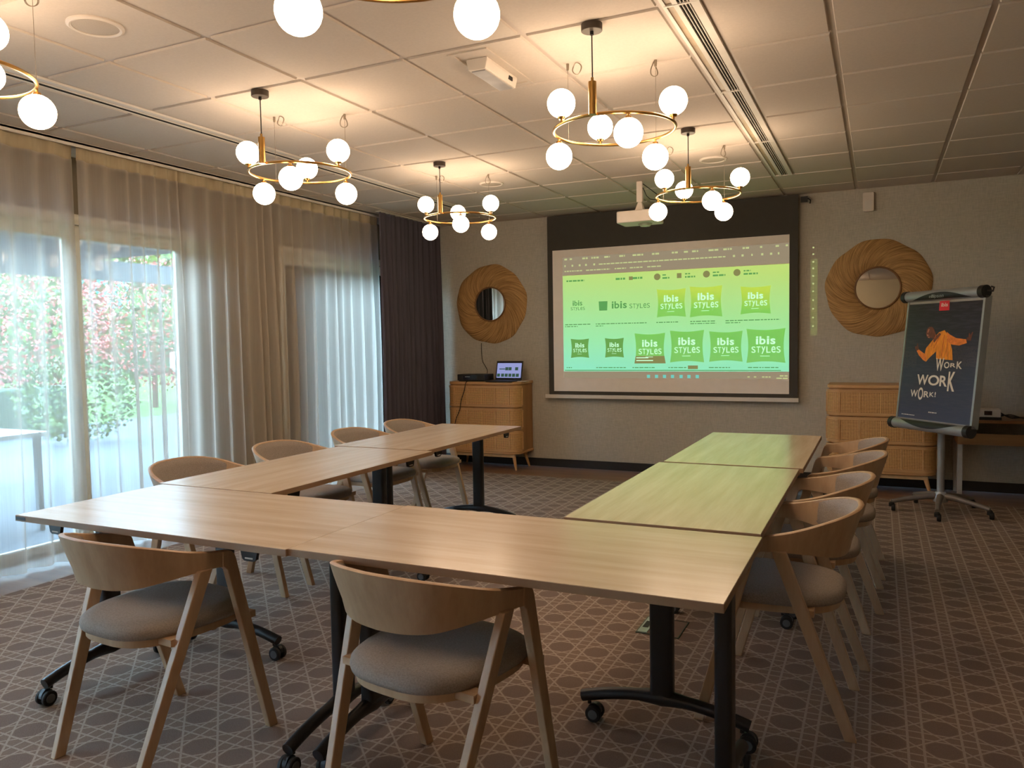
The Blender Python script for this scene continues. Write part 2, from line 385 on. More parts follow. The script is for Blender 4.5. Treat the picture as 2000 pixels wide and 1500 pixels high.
# ================================================================== CEILING FIXTURES
m_dif = mat('dark_diffuser_slot', srgb(13, 12, 11), .9)
def slot(x0, x1, ya, yb, n, label, dark):
    o = thing('slot_diffuser', (x0, ya, H), 0, label, 'air vent', 'linear slot diffusers'); w = x1 - x0; L = yb - ya
    # channel sides
    MB().box(.004, .018, 0, L, -.003, .008).box(w - .04, w - .006, 0, L, -.004, .008).build('frame', M_WHITE, o, smooth=False)
    MB().box(.018, .045 if dark else .018 + w * .6, 0, L, .004, .0085).build('side_channel', mat('beige_channel', srgb(176, 158, 132), .5), o, smooth=False)
    if dark:
        MB().box(.045, w - .04, 0, L, .005, .0088).build('slot_back', m_dif, o, smooth=False)  # black colour stands in for the shade of a deeper slot
        MB().box(.045, .066, 0, L, -.003, .006).build('edge_strip', M_WHITE, o, smooth=False)
        for k in range(3):
            xx = .076 + k * .0135; MB().box(xx, xx + .0034, 0, L, -.002, .006).build('slat', M_WHITE, o, smooth=False)
        for k in range(int(L / 1.2) + 1):
            yy = L - k * 1.2
            if yy >= 0: MB().box(.01, w - .005, yy - .006, yy + .006, -.0045, .004).build('joint_strip', M_WHITE, o, smooth=False)
    else:
        MB().box(.02, .032, 0, L, -.0005, .006).build('dark_slot', m_dif, o, smooth=False)
        for k in range(2):
            xx = .05 + k * .03; MB().box(xx, xx + .008, 0, L, -.002, .006).build('slat', M_WHITE, o, smooth=False)
    return o
slot(-.785, -.632, YR + .4, SLOT_END, 3, 'long white slot diffuser with slots blackened as shade in the ceiling right of the lamps', True)
slot(-3.785, -3.66, -1.0, SLOT_END, 2, 'long narrow slot diffuser in the ceiling near the sheer curtains', False)
m_spk = mat('speaker_grille', srgb(178, 166, 150), .7, var=.1, scale=400)
def speaker(x, y, r, label):
    o = thing('ceiling_speaker', (x, y, H), 0, label, 'speaker', 'round ceiling speakers')
    MB().lathe([(r * .82, -.001), (r * .82, -.009), (r * .9, -.012), (r, -.006), (r, 0)], 40).build('bezel', M_WPL, o)
    MB().lathe([(.0001, -.0105), (r * .5, -.0095), (r * .82, -.006)], 40).build('grille', m_spk, o)
speaker(-2.88, 2.196, .107, 'round white ceiling speaker at the top left, nearest the camera')
speaker(-2.91, 5.81, .10, 'round ceiling speaker above the far left ring lamp')
speaker(-1.106, 5.84, .10, 'round ceiling speaker beside the far right ring lamp and slot diffuser')
# recessed emergency light
o = thing('emergency_light', (-1.685, 3.40, H), 0, 'white recessed emergency light box hanging from a ceiling tile', 'emergency light')
MB().box(-.10, .10, -.26, -.235, -.006, 0).box(-.10, .10, .235, .26, -.006, 0).box(-.10, -.08, -.235, .235, -.006, 0).box(.08, .10, -.235, .235, -.006, 0).build('frame', m_tile, o, smooth=False)
MB().prism([(-.044, -.052), (.044, -.052), (.054, -.015), (.054, 0), (-.054, 0), (-.054, -.015)], -.165, .165, 'y').build('housing', M_WPL, o, smooth=False, bevel=.004)
MB().box(-.036, .036, -.15, .15, -.057, -.050).build('diffuser', mat('frosted_diffuser', srgb(160, 158, 156), .3), o, smooth=False, bevel=.003)
MB().box(.049, .0545, .07, .11, -.034, -.016).build('status_panel', M_DARKPL, o, smooth=False)
for k, (x, y) in enumerate(((1.04, 5.30), (1.06, 3.9))):
    mb = MB()
    for d in (-.018, .018): mb.bar((x + d - .012, y - .02, H - .001), (x + d + .012, y + .02, H - .016), .004, .02)
    o = mb.build('ceiling_clip', M_WHITE, smooth=False)
    tag(o, ('pair of small white clips on a ceiling tile near the back wall, at the right', 'pair of small white clips on a ceiling tile at the right edge of the photo')[k], 'clip', 'ceiling clips')

# ------------------------------------------------------------------ ring chandeliers
m_globe = bpy.data.materials.new('opal_globe'); t = NT(m_globe); t.b.inputs['Base Color'].default_value = srgb(240, 232, 214)
t.b.inputs['Emission Color'].default_value = (1, .735, .51, 1); t.b.inputs['Emission Strength'].default_value = LAMP; t.b.inputs['Roughness'].default_value = .2
m_can = mat('dark_bronze_canopy', srgb(66, 56, 46), .5, .3)
RZ, RR, GR = 2.298 - H, .272, .061
def chandelier():
    c = thing('ring_chandelier', (0, 0, H), 0, '', 'lamp', 'brass ring chandeliers')
    MB().lathe([(.042, -.03), (.044, -.028), (.044, 0), (.0001, 0)], 32).build('canopy', m_can, c)
    MB().tube([(0, 0, -.03), (0, 0, -.045)], .008, 10).tube([(0, 0, -.03), (.001, 0, RZ + .13)], .0028, 8).build('cable', M_CABLE, c)
    MB().lathe([(.006, RZ + .145), (.006, RZ + .13), (.017, RZ + .128), (.017, RZ - .006), (.0001, RZ - .007)], 24).build('stem', M_BRASS, c)
    cy = .292
    MB().tube([(RR * math.cos(a), cy + RR * math.sin(a), RZ) for a in [2 * PI * i / 72 for i in range(72)]], .0068, 10, True).build('ring', M_BRASS, c)
    for k, (deg, up) in enumerate(((-129, 1), (-3, 1), (122, 1), (178, 0), (-60, 0), (63, 0))):
        a = math.radians(deg); x, y = RR * math.cos(a), cy + RR * math.sin(a); s = 1 if up else -1
        g = MB().sphere((x, y, RZ + s * (GR + .024)), GR, 28, 16).build('globe', m_globe, c)
        MB().lathe([(.005, 0), (.005, s * .016), (.012, s * .016), (.019, s * .028), (.019, s * .032)], 16, (x, y, RZ)).build('globe_holder', M_BRASS, g)
    for deg, ox in ((160, -.07), (62, .0)):
        a = math.radians(deg); x, y = RR * math.cos(a), cy + RR * math.sin(a)
        w = MB().tube([(x, y, RZ), (x, y, -.02)], .0011, 5)
        w.lathe([(.006, -.03), (.007, -.004), (.007, 0)], 10, (x, y, 0))
        w.build('suspension_wire', M_WIRE, c)
        if deg == 160: pts = [(x + .045 + .022 * math.cos(q), y + .004 * math.sin(3 * q), -.03 + .026 * math.sin(q)) for q in [2 * PI * i / 24 for i in range(25)]]
        else: pts = [(x - .008 + .009 * math.cos(q) - .006 * math.sin(2 * q), y + .018 * math.cos(q), -.04 + .034 * math.sin(q)) for q in [2 * PI * i / 24 for i in range(25)]]
        MB().tube(pts, .0016, 6).tube([tuple(Vector(p) + Vector((.002, .003, .001))) for p in pts], .0013, 6).build('wire_coil', M_WIRE, c)
    return c
ch0 = chandelier()
CH = [(-1.085, 3.120, 'brass ring chandelier with six lit globes, large, just right of centre, near the slot diffuser'),
      (-2.885, 3.125, 'brass ring chandelier with six lit globes left of centre, in front of the sheer curtains'),
      (-2.895, 4.945, 'smallest-looking brass ring chandelier, hung near the dark drape'),
      (-1.087, 4.925, 'brass ring chandelier hanging in front of the top of the projection screen'),
      (-1.085, 1.318, 'brass ring chandelier cut by the top edge of the photo, two low globes showing'),
      (-2.885, 1.322, 'brass ring chandelier cut by the left edge of the photo above the curtain')]
CH += [(-1.085, -4.08, 'unseen brass ring chandelier added to light the rear wall, right column'), (-2.885, -4.08, 'unseen brass ring chandelier added to light the rear wall, left column')]  # unseen lamps, added to light the rear wall that the mirror reflects
for i, (x, y, lb) in enumerate(CH):
    if i == 0: ch0.location = (x, y, H); ch0['label'] = lb
    else: dup(ch0, (x, y, H), 0, lb)

# ------------------------------------------------------------------ ceiling projector
o = thing('ceiling_projector', (-1.80, 6.36, H), 0, 'white projector hanging from a short ceiling pole in front of the screen', 'projector')
MB().box(-.03, .02, -.02, .02, -.17, 0).build('mounting_pole', M_WPL, o, smooth=False, bevel=.004)
MB().bar((-.004, 0, -.17), (-.004, 0, -.25), .03, .03, .075, .09).build('bracket', M_WPL, o, smooth=False)
MB().prism(rrect(-.175, .165, -.13, .13, .03), -.345, -.25).build('body', M_WPL, o, bevel=.008)
MB().lathe([(.0001, -.37), (.04, -.366), (.055, -.352), (.06, -.34)], 24, (.03, .03, 0)).build('lens_cover', mat('projector_lens_glass', srgb(150, 165, 140), .15), o)
MB().tube([(.02, 0, -.02), (.07, 0, -.06), (.13, 0, -.11), (.16, 0, -.14), (.16, .03, -.16), (.12, .06, -.2), (.06, .02, -.245)], .004, 6).build('cable', M_CABLE, o)
MB().tube([(.02, 0, -.05), (.05, 0, -.12), (.08, 0, -.15), (.14, 0, -.165), (.15, .05, -.2), (.10, .06, -.25)], .0035, 6).build('cable', M_CABLE, o)

# ================================================================== BACK WALL
SY = 7.60; K = SY / YB                      # the screen hangs a little off the wall
def S(x, z, d=0): y = SY - d; k = y / YB; return (x * k, y, EYE + (z - EYE) * k)
scr = thing('projection_screen', S(-1.93, .76), 0, 'large pull-down projection screen with black border showing a green web page', 'projection screen')
inv = -Vector(S(-1.93, .76))
def SP(d):  # local coordinates of the screen thing
    return lambda x, z: tuple(Vector(S(x, z, d)) + inv)
def poly_on(mb, pts, d, k=0): mb.add([SP(d)(x, z) for x, z in pts], [tuple(range(len(pts)))], k)
m_bs = mat('black_screen_border', srgb(64, 61, 54), .8, var=.05)
m_ws = mat('white_screen_fabric', srgb(238, 230, 220), .8, var=.02)
mb = MB(); f0, f1 = SP(0), SP(-.003)
def slab(mb, x0, x1, z0, z1, d0, d1, k=0):
    a, b = SP(d0), SP(d1)
    mb.add([b(x0, z0), b(x1, z0), a(x1, z0), a(x0, z0), b(x0, z1), b(x1, z1), a(x1, z1), a(x0, z1)], [(3, 2, 1, 0), (4, 5, 6, 7), (0, 1, 5, 4), (1, 2, 6, 5), (2, 3, 7, 6), (3, 0, 4, 7)], k)
slab(mb, -3.192, -.681, .765, 2.662, 0, .002); mb.build('screen_fabric', m_bs, scr, smooth=False)
mb = MB(); slab(mb, -3.135, -.757, .815, 2.303, .002, .0025); mb.build('white_viewing_area', m_ws, scr, smooth=False)
mb = MB(); slab(mb, -3.24, -.672, .738, .778, -.012, .014); mb.build('bottom_bar', M_WHITE, scr, smooth=False, bevel=.004)
mb = MB(); slab(mb, -.66, -.60, 2.585, 2.64, -.03, .0); mb.tube([SP(0)(-.60, 2.62), SP(0)(-.575, 2.60), SP(0)(-.58, 2.57)], .006, 6); mb.build('hanging_bracket', M_CABLE, scr, smooth=False)
# projected desktop: light from the projector forming the picture
def gradmat(name, stops, s, lo=1.02, hi=2.035):
    m = bpy.data.materials.new(name); t = NT(m); t.b.inputs['Base Color'].default_value = (.3, .3, .28, 1); t.b.inputs['Roughness'].default_value = .8
    _, _, Z = t.xyz(t.coord('Object')); Xc = t.xyz(t.coord('Object'))[0]
    r = t.new('ShaderNodeValToRGB'); e = r.color_ramp.elements
    zz = t.ramp(t.m('ADD', Z, t.m('MULTIPLY', Xc, .06)), (lo - .76), (hi - .76)); t.link(zz, r.inputs[0])
    while len(e) < len(stops): e.new(.5)
    for q, (p, c) in zip(e, stops): q.position = p; q.color = c
    t.link(r.outputs[0], t.b.inputs['Emission Color']); t.b.inputs['Emission Strength'].default_value = s; return m
PG = .72
m_page = gradmat('projected_page', [(0, srgb(122, 236, 196)), (.3, srgb(138, 238, 168)), (.62, srgb(156, 230, 138)), (.85, srgb(172, 226, 118)), (1, srgb(184, 224, 104))], PG)
m_pil = gradmat('projected_pillow', [(0, srgb(96, 196, 84)), (.35, srgb(84, 196, 66)), (.62, srgb(100, 202, 60)), (.8, srgb(176, 216, 36)), (1, srgb(190, 220, 40))], PG * 1.05)
m_pilr = emit('projected_olive', srgb(112, 178, 84), PG * .95)
m_txl = emit('projected_light_text', srgb(196, 255, 206), .95)
m_txd = emit('projected_dark_text', srgb(96, 176, 92), PG * .95)
m_bar = emit('projected_toolbar', srgb(172, 156, 128), .62)
m_bt = emit('projected_toolbar_text', srgb(222, 232, 160), .62)
m_cy = emit('projected_icon', srgb(130, 236, 220), .6)
m_rd = emit('projected_red', srgb(140, 140, 84), .75)
pg = MB(); slab(pg, -3.022, -.7575, 1.026, 2.033, .0025, .0030); page = pg.build('projected_page', m_page, scr, smooth=False)
pb = MB(); slab(pb, -3.022, -.7575, 2.038, 2.225, .0025, .0028); slab(pb, -3.022, -.7575, .955, 1.02, .0025, .0028); pb.build('projected_toolbars', m_bar, scr, smooth=False)
def pillow(mb, cx, cz, w, h, d, pinch=.05):
    pts = []; n = 12
    for (ax, az, bx, bz) in ((-1, -1, 1, -1), (1, -1, 1, 1), (1, 1, -1, 1), (-1, 1, -1, -1)):
        for i in range(n):
            q = i / n; x = ax + (bx - ax) * q; z = az + (bz - az) * q; s = 1 - pinch * math.sin(PI * q) * 1.9
            if ax == bx: x *= s
            else: z *= s
            pts.append((cx + x * w / 2, cz + z * h / 2))
    c = SP(d)(cx, cz); vs = [c] + [SP(d)(*p) for p in pts]; N = len(pts)
    mb.add(vs, [(0, 1 + i, 1 + (i + 1) % N) for i in range(N)])
PIL = [(-1.868, 1.708, .299, .288, .86), (-1.527, 1.711, .322, .309, 1), (-1.060, 1.707, .285, .272, .86), (-2.838, 1.268, .206, .205, .8), (-2.461, 1.269, .206, .205, .8),
       (-2.088, 1.262, .322, .31, .9), (-1.714, 1.275, .345, .325, .95), (-1.338, 1.270, .325, .305, .9), (-.967, 1.272, .362, .334, .95)]
def styles(mb, x0, x1, z0, z1, put, bold=0, k=0):
    n = 6; w = (x1 - x0) / (n + (n - 1) * .22)
    for i, c in enumerate('STyLeS'): glyph(mb, c, x0 + i * w * 1.22, x0 + i * w * 1.22 + w, z0 - (.18 * (z1 - z0) if c == 'y' else 0), z1, put, bold, k)
for i, (cx, cz, w, h, _q) in enumerate(PIL):
    mb = MB(); pillow(mb, cx, cz, w * .98, h * .98, .0036); pl = mb.build('pillow_logo', m_pil if i not in (3, 4) else m_pilr, page, smooth=False)
    mb = MB(); word(mb, 'ibis', cx - w * .25, cx + w * .24, cz + h * .04, cz + h * .27, SP(.0042), .022)
    styles(mb, cx - w * .36, cx + w * .37, cz - h * .2, cz - h * .02, SP(.0042), .004)
    poly_on(mb, [(cx - w * .14, cz - h * .3), (cx + w * .1, cz - h * .3), (cx + w * .1, cz - h * .285), (cx - w * .14, cz - h * .285)], .0042)
    if i == 5:
        mc = MB(); poly_on(mc, [(cx - w * .5, cz - h * .5), (cx + w * .5, cz - h * .5), (cx + w * .46, cz - h * .26), (cx - w * .46, cz - h * .26)], .0040); mc.build('pillow_lower_band', m_rd, page, smooth=False)  # olive band across the foot of this pillow
        for zz, a, b in ((-.33, -.44, -.05), (-.42, -.44, .1)): poly_on(mb, [(cx + w * a, cz + h * zz), (cx + w * b, cz + h * zz), (cx + w * b, cz + h * (zz + .03)), (cx + w * a, cz + h * (zz + .03))], .0043)
    mb.build('pillow_lettering', m_txl, page, smooth=False)
mb = MB(); word(mb, 'ibis', -2.485, -2.325, 1.672, 1.745, SP(.0042), .02)
styles(mb, -2.297, -2.085, 1.668, 1.715, SP(.0042), 0); poly_on(mb, [(-2.62, 1.655), (-2.535, 1.655), (-2.53, 1.75), (-2.625, 1.75)], .0040)
word(mb, 'ibis', -2.913, -2.806, 1.715, 1.768, SP(.0042), .015); styles(mb, -2.935, -2.778, 1.668, 1.70, SP(.0042), 0)
mb.build('page_logo_lettering', m_txd, page, smooth=False)
rnd = random.Random(5)
def scribble(mb, x0, x1, z, h, d=.0042):      # lines of text too small to read
    x = x0
    while x < x1:
        w = rnd.uniform(.012, .05); poly_on(mb, [(x, z - h / 2), (min(x + w, x1), z - h / 2), (min(x + w, x1), z + h / 2), (x, z + h / 2)], d); x += w + .008
mb = MB()
for a, b in ((-3.0, -2.72), (-2.66, -2.12), (-2.02, -1.80), (-1.68, -1.44), (-1.34, -.84)): scribble(mb, a, b, 1.518, .009)
for a, b in ((-3.0, -2.86), (-2.66, -2.58), (-1.68, -1.43), (-1.34, -1.2)): scribble(mb, a, b, 1.497, .008)
for a, b in ((-2.99, -2.93), (-2.66, -2.34), (-2.27, -2.04), (-1.9, -1.72), (-1.5, -1.29), (-1.13, -.85)): scribble(mb, a, b, 1.065, .009)
scribble(mb, -2.98, -2.78, 1.975, .016)
for x in (-2.26, -2.44): scribble(mb, x, x + .1, 1.972, .02)
for x, w in ((-1.955, .07), (-1.73, .1), (-1.46, .12), (-1.17, .13)): scribble(mb, x, x + w, 1.958, .016); scribble(mb, x, x + w * .5, 1.988, .012)
poly_on(mb, [(-3.01, 1.033), (-.83, 1.033), (-.83, 1.041), (-3.01, 1.041)], .0042)
mb.build('page_small_text', m_txd, page, smooth=False)
mb = MB()
for x, z, r in ((-2.008, 1.973, .033), (-1.521, 1.975, .033), (-1.232, 1.975, .033)):
    pts = [(x + r * math.cos(q), z + r * math.sin(q)) for q in [2 * PI * i / 20 for i in range(20)]]; poly_on(mb, pts, .0041)
poly_on(mb, [(-1.81, 1.95), (-1.765, 1.95), (-1.765, 1.998), (-1.81, 1.998)], .0041); poly_on(mb, [(-2.3, 1.955), (-2.26, 1.955), (-2.26, 1.99), (-2.3, 1.99)], .0041)
poly_on(mb, [(-1.705, 1.05), (-1.607, 1.05), (-1.607, 1.085), (-1.705, 1.085)], .0044); mb.build('page_icons', m_rd, page, smooth=False)
mb = MB()
for a, b in ((-3.0, -2.97), (-2.94, -2.915), (-2.8, -2.74), (-2.7, -2.62), (-2.56, -2.5), (-2.4, -2.34), (-2.26, -2.15), (-2.06, -1.98), (-1.86, -1.8), (-1.74, -1.7), (-1.66, -1.6), (-1.5, -1.4), (-1.36, -1.28), (-1.18, -1.12), (-1.02, -1.0), (-.88, -.85), (-.79, -.77)): scribble(mb, a, b, 2.203, .017)
scribble(mb, -2.62, -1.34, 2.133, .012)
for x in (-3.0, -2.92, -2.84, -2.77, -2.68, -1.27, -1.19, -1.1, -1.01, -.93, -.86): scribble(mb, x, x + .02, 2.134, .02)
for a, b in ((-3.0, -2.8), (-2.76, -2.5), (-2.45, -2.33), (-2.29, -2.15), (-2.11, -1.97)): scribble(mb, a, b, 2.078, .012)
for x in (-1.135, -1.075, -1.0, -.97, -.94): scribble(mb, x, x + .022, .975, .012)
scribble(mb, -.84, -.77, .986, .012); scribble(mb, -.87, -.77, .963, .012); mb.build('toolbar_text', m_bt, scr, smooth=False)
for x in (-2.104, -2.021, -1.94, -1.859, -1.773, -1.695, -1.613):
    mb = MB(); poly_on(mb, [(x - .016, .96), (x + .016, .96), (x + .016, .992), (x - .016, .992)], .0040); mb.build('taskbar_icon', m_cy, scr, smooth=False)
# picture edge that misses the screen and lands on the wall
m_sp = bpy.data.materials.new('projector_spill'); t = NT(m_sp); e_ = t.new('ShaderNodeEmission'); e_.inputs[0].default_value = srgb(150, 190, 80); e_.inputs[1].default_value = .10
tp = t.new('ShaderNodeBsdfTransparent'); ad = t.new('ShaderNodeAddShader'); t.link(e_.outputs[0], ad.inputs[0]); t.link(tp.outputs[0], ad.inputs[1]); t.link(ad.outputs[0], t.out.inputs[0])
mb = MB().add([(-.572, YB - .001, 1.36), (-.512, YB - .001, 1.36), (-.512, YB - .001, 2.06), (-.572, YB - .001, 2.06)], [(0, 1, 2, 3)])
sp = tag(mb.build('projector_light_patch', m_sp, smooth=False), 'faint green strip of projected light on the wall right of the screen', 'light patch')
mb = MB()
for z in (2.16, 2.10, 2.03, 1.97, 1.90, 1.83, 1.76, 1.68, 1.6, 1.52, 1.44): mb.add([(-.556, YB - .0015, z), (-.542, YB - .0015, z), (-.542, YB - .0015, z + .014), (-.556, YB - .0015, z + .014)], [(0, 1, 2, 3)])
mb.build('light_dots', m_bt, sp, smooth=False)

# motion sensor
mb = MB().prism(rrect(-.138, -.046, 2.452, 2.618, .012, 4), YB - .045, YB, 'y')
s_ = tag(mb.build('motion_sensor', M_WPL, bevel=.004), 'small white alarm sensor high on the wall right of the screen', 'sensor')
MB().prism(rrect(-.12, -.064, 2.47, 2.545, .008, 4), YB - .048, YB - .044, 'y').build('sensor_lens', M_WHITE, s_)

# ------------------------------------------------------------------ woven mirrors
m_fib = bpy.data.materials.new('woven_seagrass'); t = NT(m_fib); X, Y, Z = t.xyz(t.coord())
r_ = t.m('SQRT', t.m('ADD', t.m('MULTIPLY', X, X), t.m('MULTIPLY', Z, Z))); a_ = t.m('ARCTAN2', Z, X)
sw = t.m('ADD', a_, t.m('MULTIPLY', r_, 3.4)); cv = t.comb(t.m('MULTIPLY', t.m('COSINE', sw), 12), t.m('MULTIPLY', t.m('SINE', sw), 12), t.m('MULTIPLY', r_, 2.2))
n = t.noise(cv, 3.4, 4, .6); n2 = t.noise(cv, .6, 2)
f = t.m('ADD', t.m('MULTIPLY', t.ramp(n, .38, .64), .8), t.m('MULTIPLY', n2, .3))
t.link(t.mix(f, srgb(124, 90, 50), srgb(208, 164, 104)), t.b.inputs['Base Color']); t.b.inputs['Roughness'].default_value = .8; t.bump(n, .9, .008)
m_mir = bpy.data.materials.new('mirror_glass'); t = NT(m_mir); t.b.inputs['Metallic'].default_value = 1; t.b.inputs['Roughness'].default_value = .015; t.b.inputs['Base Color'].default_value = (.9, .9, .88, 1)
def mirror(x, z, tilt, label, seed):
    o = thing('woven_mirror', (x, YB, z), 0, label, 'mirror', 'round woven wall mirrors'); rnd = random.Random(seed); rows = []
    N = 220; ph = [rnd.uniform(0, 6.28) for _ in range(4)]
    for i in range(15):
        f = i / 14; row = []
        for j in range(N):
            a = 2 * PI * j / N; R0 = .432 + .006 * math.sin(5 * a + ph[0]) + .004 * math.sin(11 * a + ph[1]); r = .182 + (R0 - .182) * f
            hgt = .022 + .026 * math.sin(PI * min(1, f * 1.06)) ** .7 + (.0035 * math.sin(46 * (a + r * 3.4) + ph[2]) + .002 * math.sin(97 * (a + r * 3.4) + ph[3])) * (1 if 0 < i < 14 else .3)
            if i == 14: hgt = .006
            row.append((r * math.cos(a), -hgt, r * math.sin(a)))
        rows.append(row)
    MB().grid(rows, closed_u=True).build('woven_frame', m_fib, o, angle=180)
    g = MB().prism([(.183 * math.cos(2 * PI * i / 64), .183 * math.sin(2 * PI * i / 64)) for i in range(64)], 0, .004, 'y').build('mirror_glass', m_mir, o, smooth=False); g.location = (0, -.028, 0); g.rotation_euler = tilt
    MB().tube([(.184 * math.cos(q), -.034, .184 * math.sin(q)) for q in [2 * PI * i / 64 for i in range(64)]], .008, 8, True).build('inner_rim', mat('dark_cane_rim', srgb(122, 86, 50), .6), o)
mirror(-3.870, 1.765, (0, 0, 0), 'round woven seagrass mirror above the chest with the laptop', 1)
mirror(-.012, 1.772, (0, 0, 0), 'round woven seagrass mirror on the right, partly behind the poster stand', 2)

# ------------------------------------------------------------------ rattan chests
m_cane = bpy.data.materials.new('cane_webbing'); t = NT(m_cane); X, Y, Z = t.xyz(t.coord())
uu = t.m('ADD', t.m('ABSOLUTE', X), Y); G = 1 / .0125
fu = t.m('FRACT', t.m('MULTIPLY', t.m('ADD', uu, 5), G)); fz = t.m('FRACT', t.m('MULTIPLY', t.m('ADD', Z, 5), G))
hole = t.m('MULTIPLY', t.m('GREATER_THAN', fu, .42), t.m('GREATER_THAN', fz, .42))
n = t.noise(t.coord(), 60, 3)
cc = t.mix(t.m('MULTIPLY', hole, .92), t.mix(n, srgb(200, 148, 86), srgb(240, 196, 132)), srgb(84, 48, 26))
t.link(cc, t.b.inputs['Base Color']); t.b.inputs['Roughness'].default_value = .6; t.bump(t.m('SUBTRACT', 1., hole), .6, .002)
def chest():
    """origin: centre of the front at floor, front faces -y; body 0.84 wide, 0.40 deep"""
    c = thing('rattan_chest', (0, 0, 0), 0, '', 'chest of drawers', 'rattan chests of drawers')
    w, d, r = .425, .40, .10
    def plan(off=0, n=8):
        p = [(w - off, d)]; p += [(w - r + (r - off) * math.cos(q), r + (r - off) * -math.sin(q)) for q in [PI / 2 * i / n for i in range(n + 1)]]
        p += [(-x, y) for x, y in reversed(p)]; return p
    MB().prism(plan(), .9, .93).build('top', M_CAB, c, bevel=.006)
    mb = MB().prism(plan(.012), .185, .9); mb.build('carcass', wood('carcass_oak', srgb(150, 106, 62), srgb(184, 138, 88), 2, .5), c)
    MB().prism(plan(), .17, .195).build('bottom_rail', M_CAB, c, bevel=.006)
    for i in range(3):
        z0 = .195 + i * .2355; z1 = z0 + .222
        dr = MB()
        # rounded frame of the drawer front: bottom and top rails, end stiles
        P = [p for p in plan(-.006)][1:-1]
        def band(za, zb, off, mb, pts): mb.grid([[(x, y, za) for x, y in pts], [(x, y, zb) for x, y in pts]])
        def solid(za, zb, pts, th):
            vs = [(x, y, z) for z in (za, zb) for x, y in pts]; q = plan(-.006 + th)[1:-1]; vs += [(x, y, z) for z in (za, zb) for x, y in q]; N = len(pts)
            fs = []
            for k in range(N - 1): fs += [(k, k + 1, N + k + 1, N + k), (2 * N + k, 3 * N + k, 3 * N + k + 1, 2 * N + k + 1), (N + k, N + k + 1, 3 * N + k + 1, 3 * N + k), (k, 2 * N + k, 2 * N + k + 1, k + 1)]
            fs += [(0, N, 3 * N, 2 * N), (N - 1, 3 * N - 1, 4 * N - 1, 2 * N - 1)]; dr.add(vs, fs)
        solid(z0, z0 + .026, P, .014); solid(z1 - .024, z1, P, .014)
        D = dr.build('drawer', M_CAB, c)
        q = plan(-.001)[1:-1]; mb = MB(); mb.grid([[(x, y, z0 + .02) for x, y in q], [(x, y, z1 - .02) for x, y in q]]); mb.build('cane_panel', m_cane, D)
        for x in (-w + r, -.165, .165, w - r): MB().box(x - .007, x + .007, -.008, .002, z0 + .02, z1 - .02).build('stile', M_CAB, D, smooth=False)
        for s in (-1, 1): MB().box(s * (w + .005) - .006, s * (w + .005) + .004, r, r + .018, z0 + .02, z1 - .02).build('stile', M_CAB, D, smooth=False)
    MB().box(-.36, .36, .03, .05, .135, .172).box(-.36, .36, .35, .37, .135, .172).build('apron', mat('pale_apron_wood', srgb(206, 172, 126), .5), c, smooth=False)
    for sx in (-1, 1):
        for y, dy in ((.06, -.04), (.33, .03)):
            MB().tube([(sx * .34, y, .172), (sx * .385, y + dy, 0)], [.021, .011], 14).build('leg', M_CAB, c)
    return c
c1 = chest(); c1.location = (-3.80, 7.26, 0); c1['label'] = 'rattan-front chest of drawers left of the screen, carrying the open laptop'
dup(c1, (.02, 7.26, 0), 0, 'rattan-front chest of drawers on the right, behind the poster stand')

# things on the left chest
T_ = .93
o = thing('media_player', (-3.96, 7.44, T_), 0, 'flat black media box on the left chest beside the laptop', 'media box')
MB().box(-.165, .165, -.11, .11, .008, .075).build('casing', M_DARKPL, o, smooth=False, bevel=.004)
MB().box(-.09, .07, -.1115, -.109, .018, .062).build('front_panel', mat('glossy_black_panel', srgb(30, 32, 44), .15), o, smooth=False)
MB().box(-.15, .15, -.10, .10, 0, .008).build('foot', M_RUB, o, smooth=False)
MB().box(-.07, -.01, -.1122, -.1112, .047, .053).build('silver_badge', M_SILV, o, smooth=False)
lp = thing('laptop', (-3.575, 7.44, T_), -.06, 'open black laptop with a lit screen on the left chest', 'laptop')
MB().box(-.155, .155, -.20, .02, 0, .014).build('base', M_DARKPL, lp, smooth=False, bevel=.003)
MB().box(-.135, .135, -.12, -.01, .0138, .0152).build('keyboard', M_RUB, lp, smooth=False)
lid = MB().box(-.16, .16, -.004, .004, 0, .205).build('lid', M_DARKPL, lp, smooth=False, bevel=.002); lid.location = (0, .02, .012); lid.rotation_euler = (-.22, 0, 0)
MB().box(-.147, .147, -.0052, -.0042, .022, .182).build('display', emit('laptop_display', srgb(168, 176, 236), .62), lid, smooth=False)
mb = MB()
for x, z in ((-.03, .12), (.01, .12), (.09, .12), (-.125, .05), (-.075, .05), (-.03, .05), (.015, .05), (.06, .05), (.105, .05)): mb.box(x - .017, x + .019, -.006, -.0053, z - .017, z + .017)
mb.box(-.12, -.05, -.006, -.0053, .112, .122); mb.build('display_tiles', emit('laptop_tiles', srgb(66, 110, 90), .4), lid, smooth=False)
tag(MB().box(-3.43, -3.33, 7.36, 7.46, T_, T_ + .004).build('paper_note', M_WHITE, smooth=False), 'small white paper lying beside the laptop on the chest', 'paper')
o = MB().tube(spline([(-4.0, YB - .006, 1.34), (-4.0, YB - .006, 1.24), (-3.99, YB - .006, 1.14), (-3.955, YB - .008, 1.08), (-3.93, YB - .01, 1.03), (-3.94, YB - .02, .96), (-3.94, YB - .03, .936)], 40), .0032, 6)
o = tag(o.build('wall_cable', M_CABLE), 'thin cable coming down the wall from the left woven mirror', 'cable')
o = MB().tube(spline([(-3.96, 7.33, .937), (-3.965, 7.262, .935), (-3.972, 7.235, .915), (-3.99, 7.235, .84), (-4.03, 7.234, .73), (-4.05, 7.233, .63), (-4.1, 7.233, .52), (-4.115, 7.225, .4), (-4.12, 7.20, .2), (-4.15, 7.22, .006)], 60), .0038, 6)
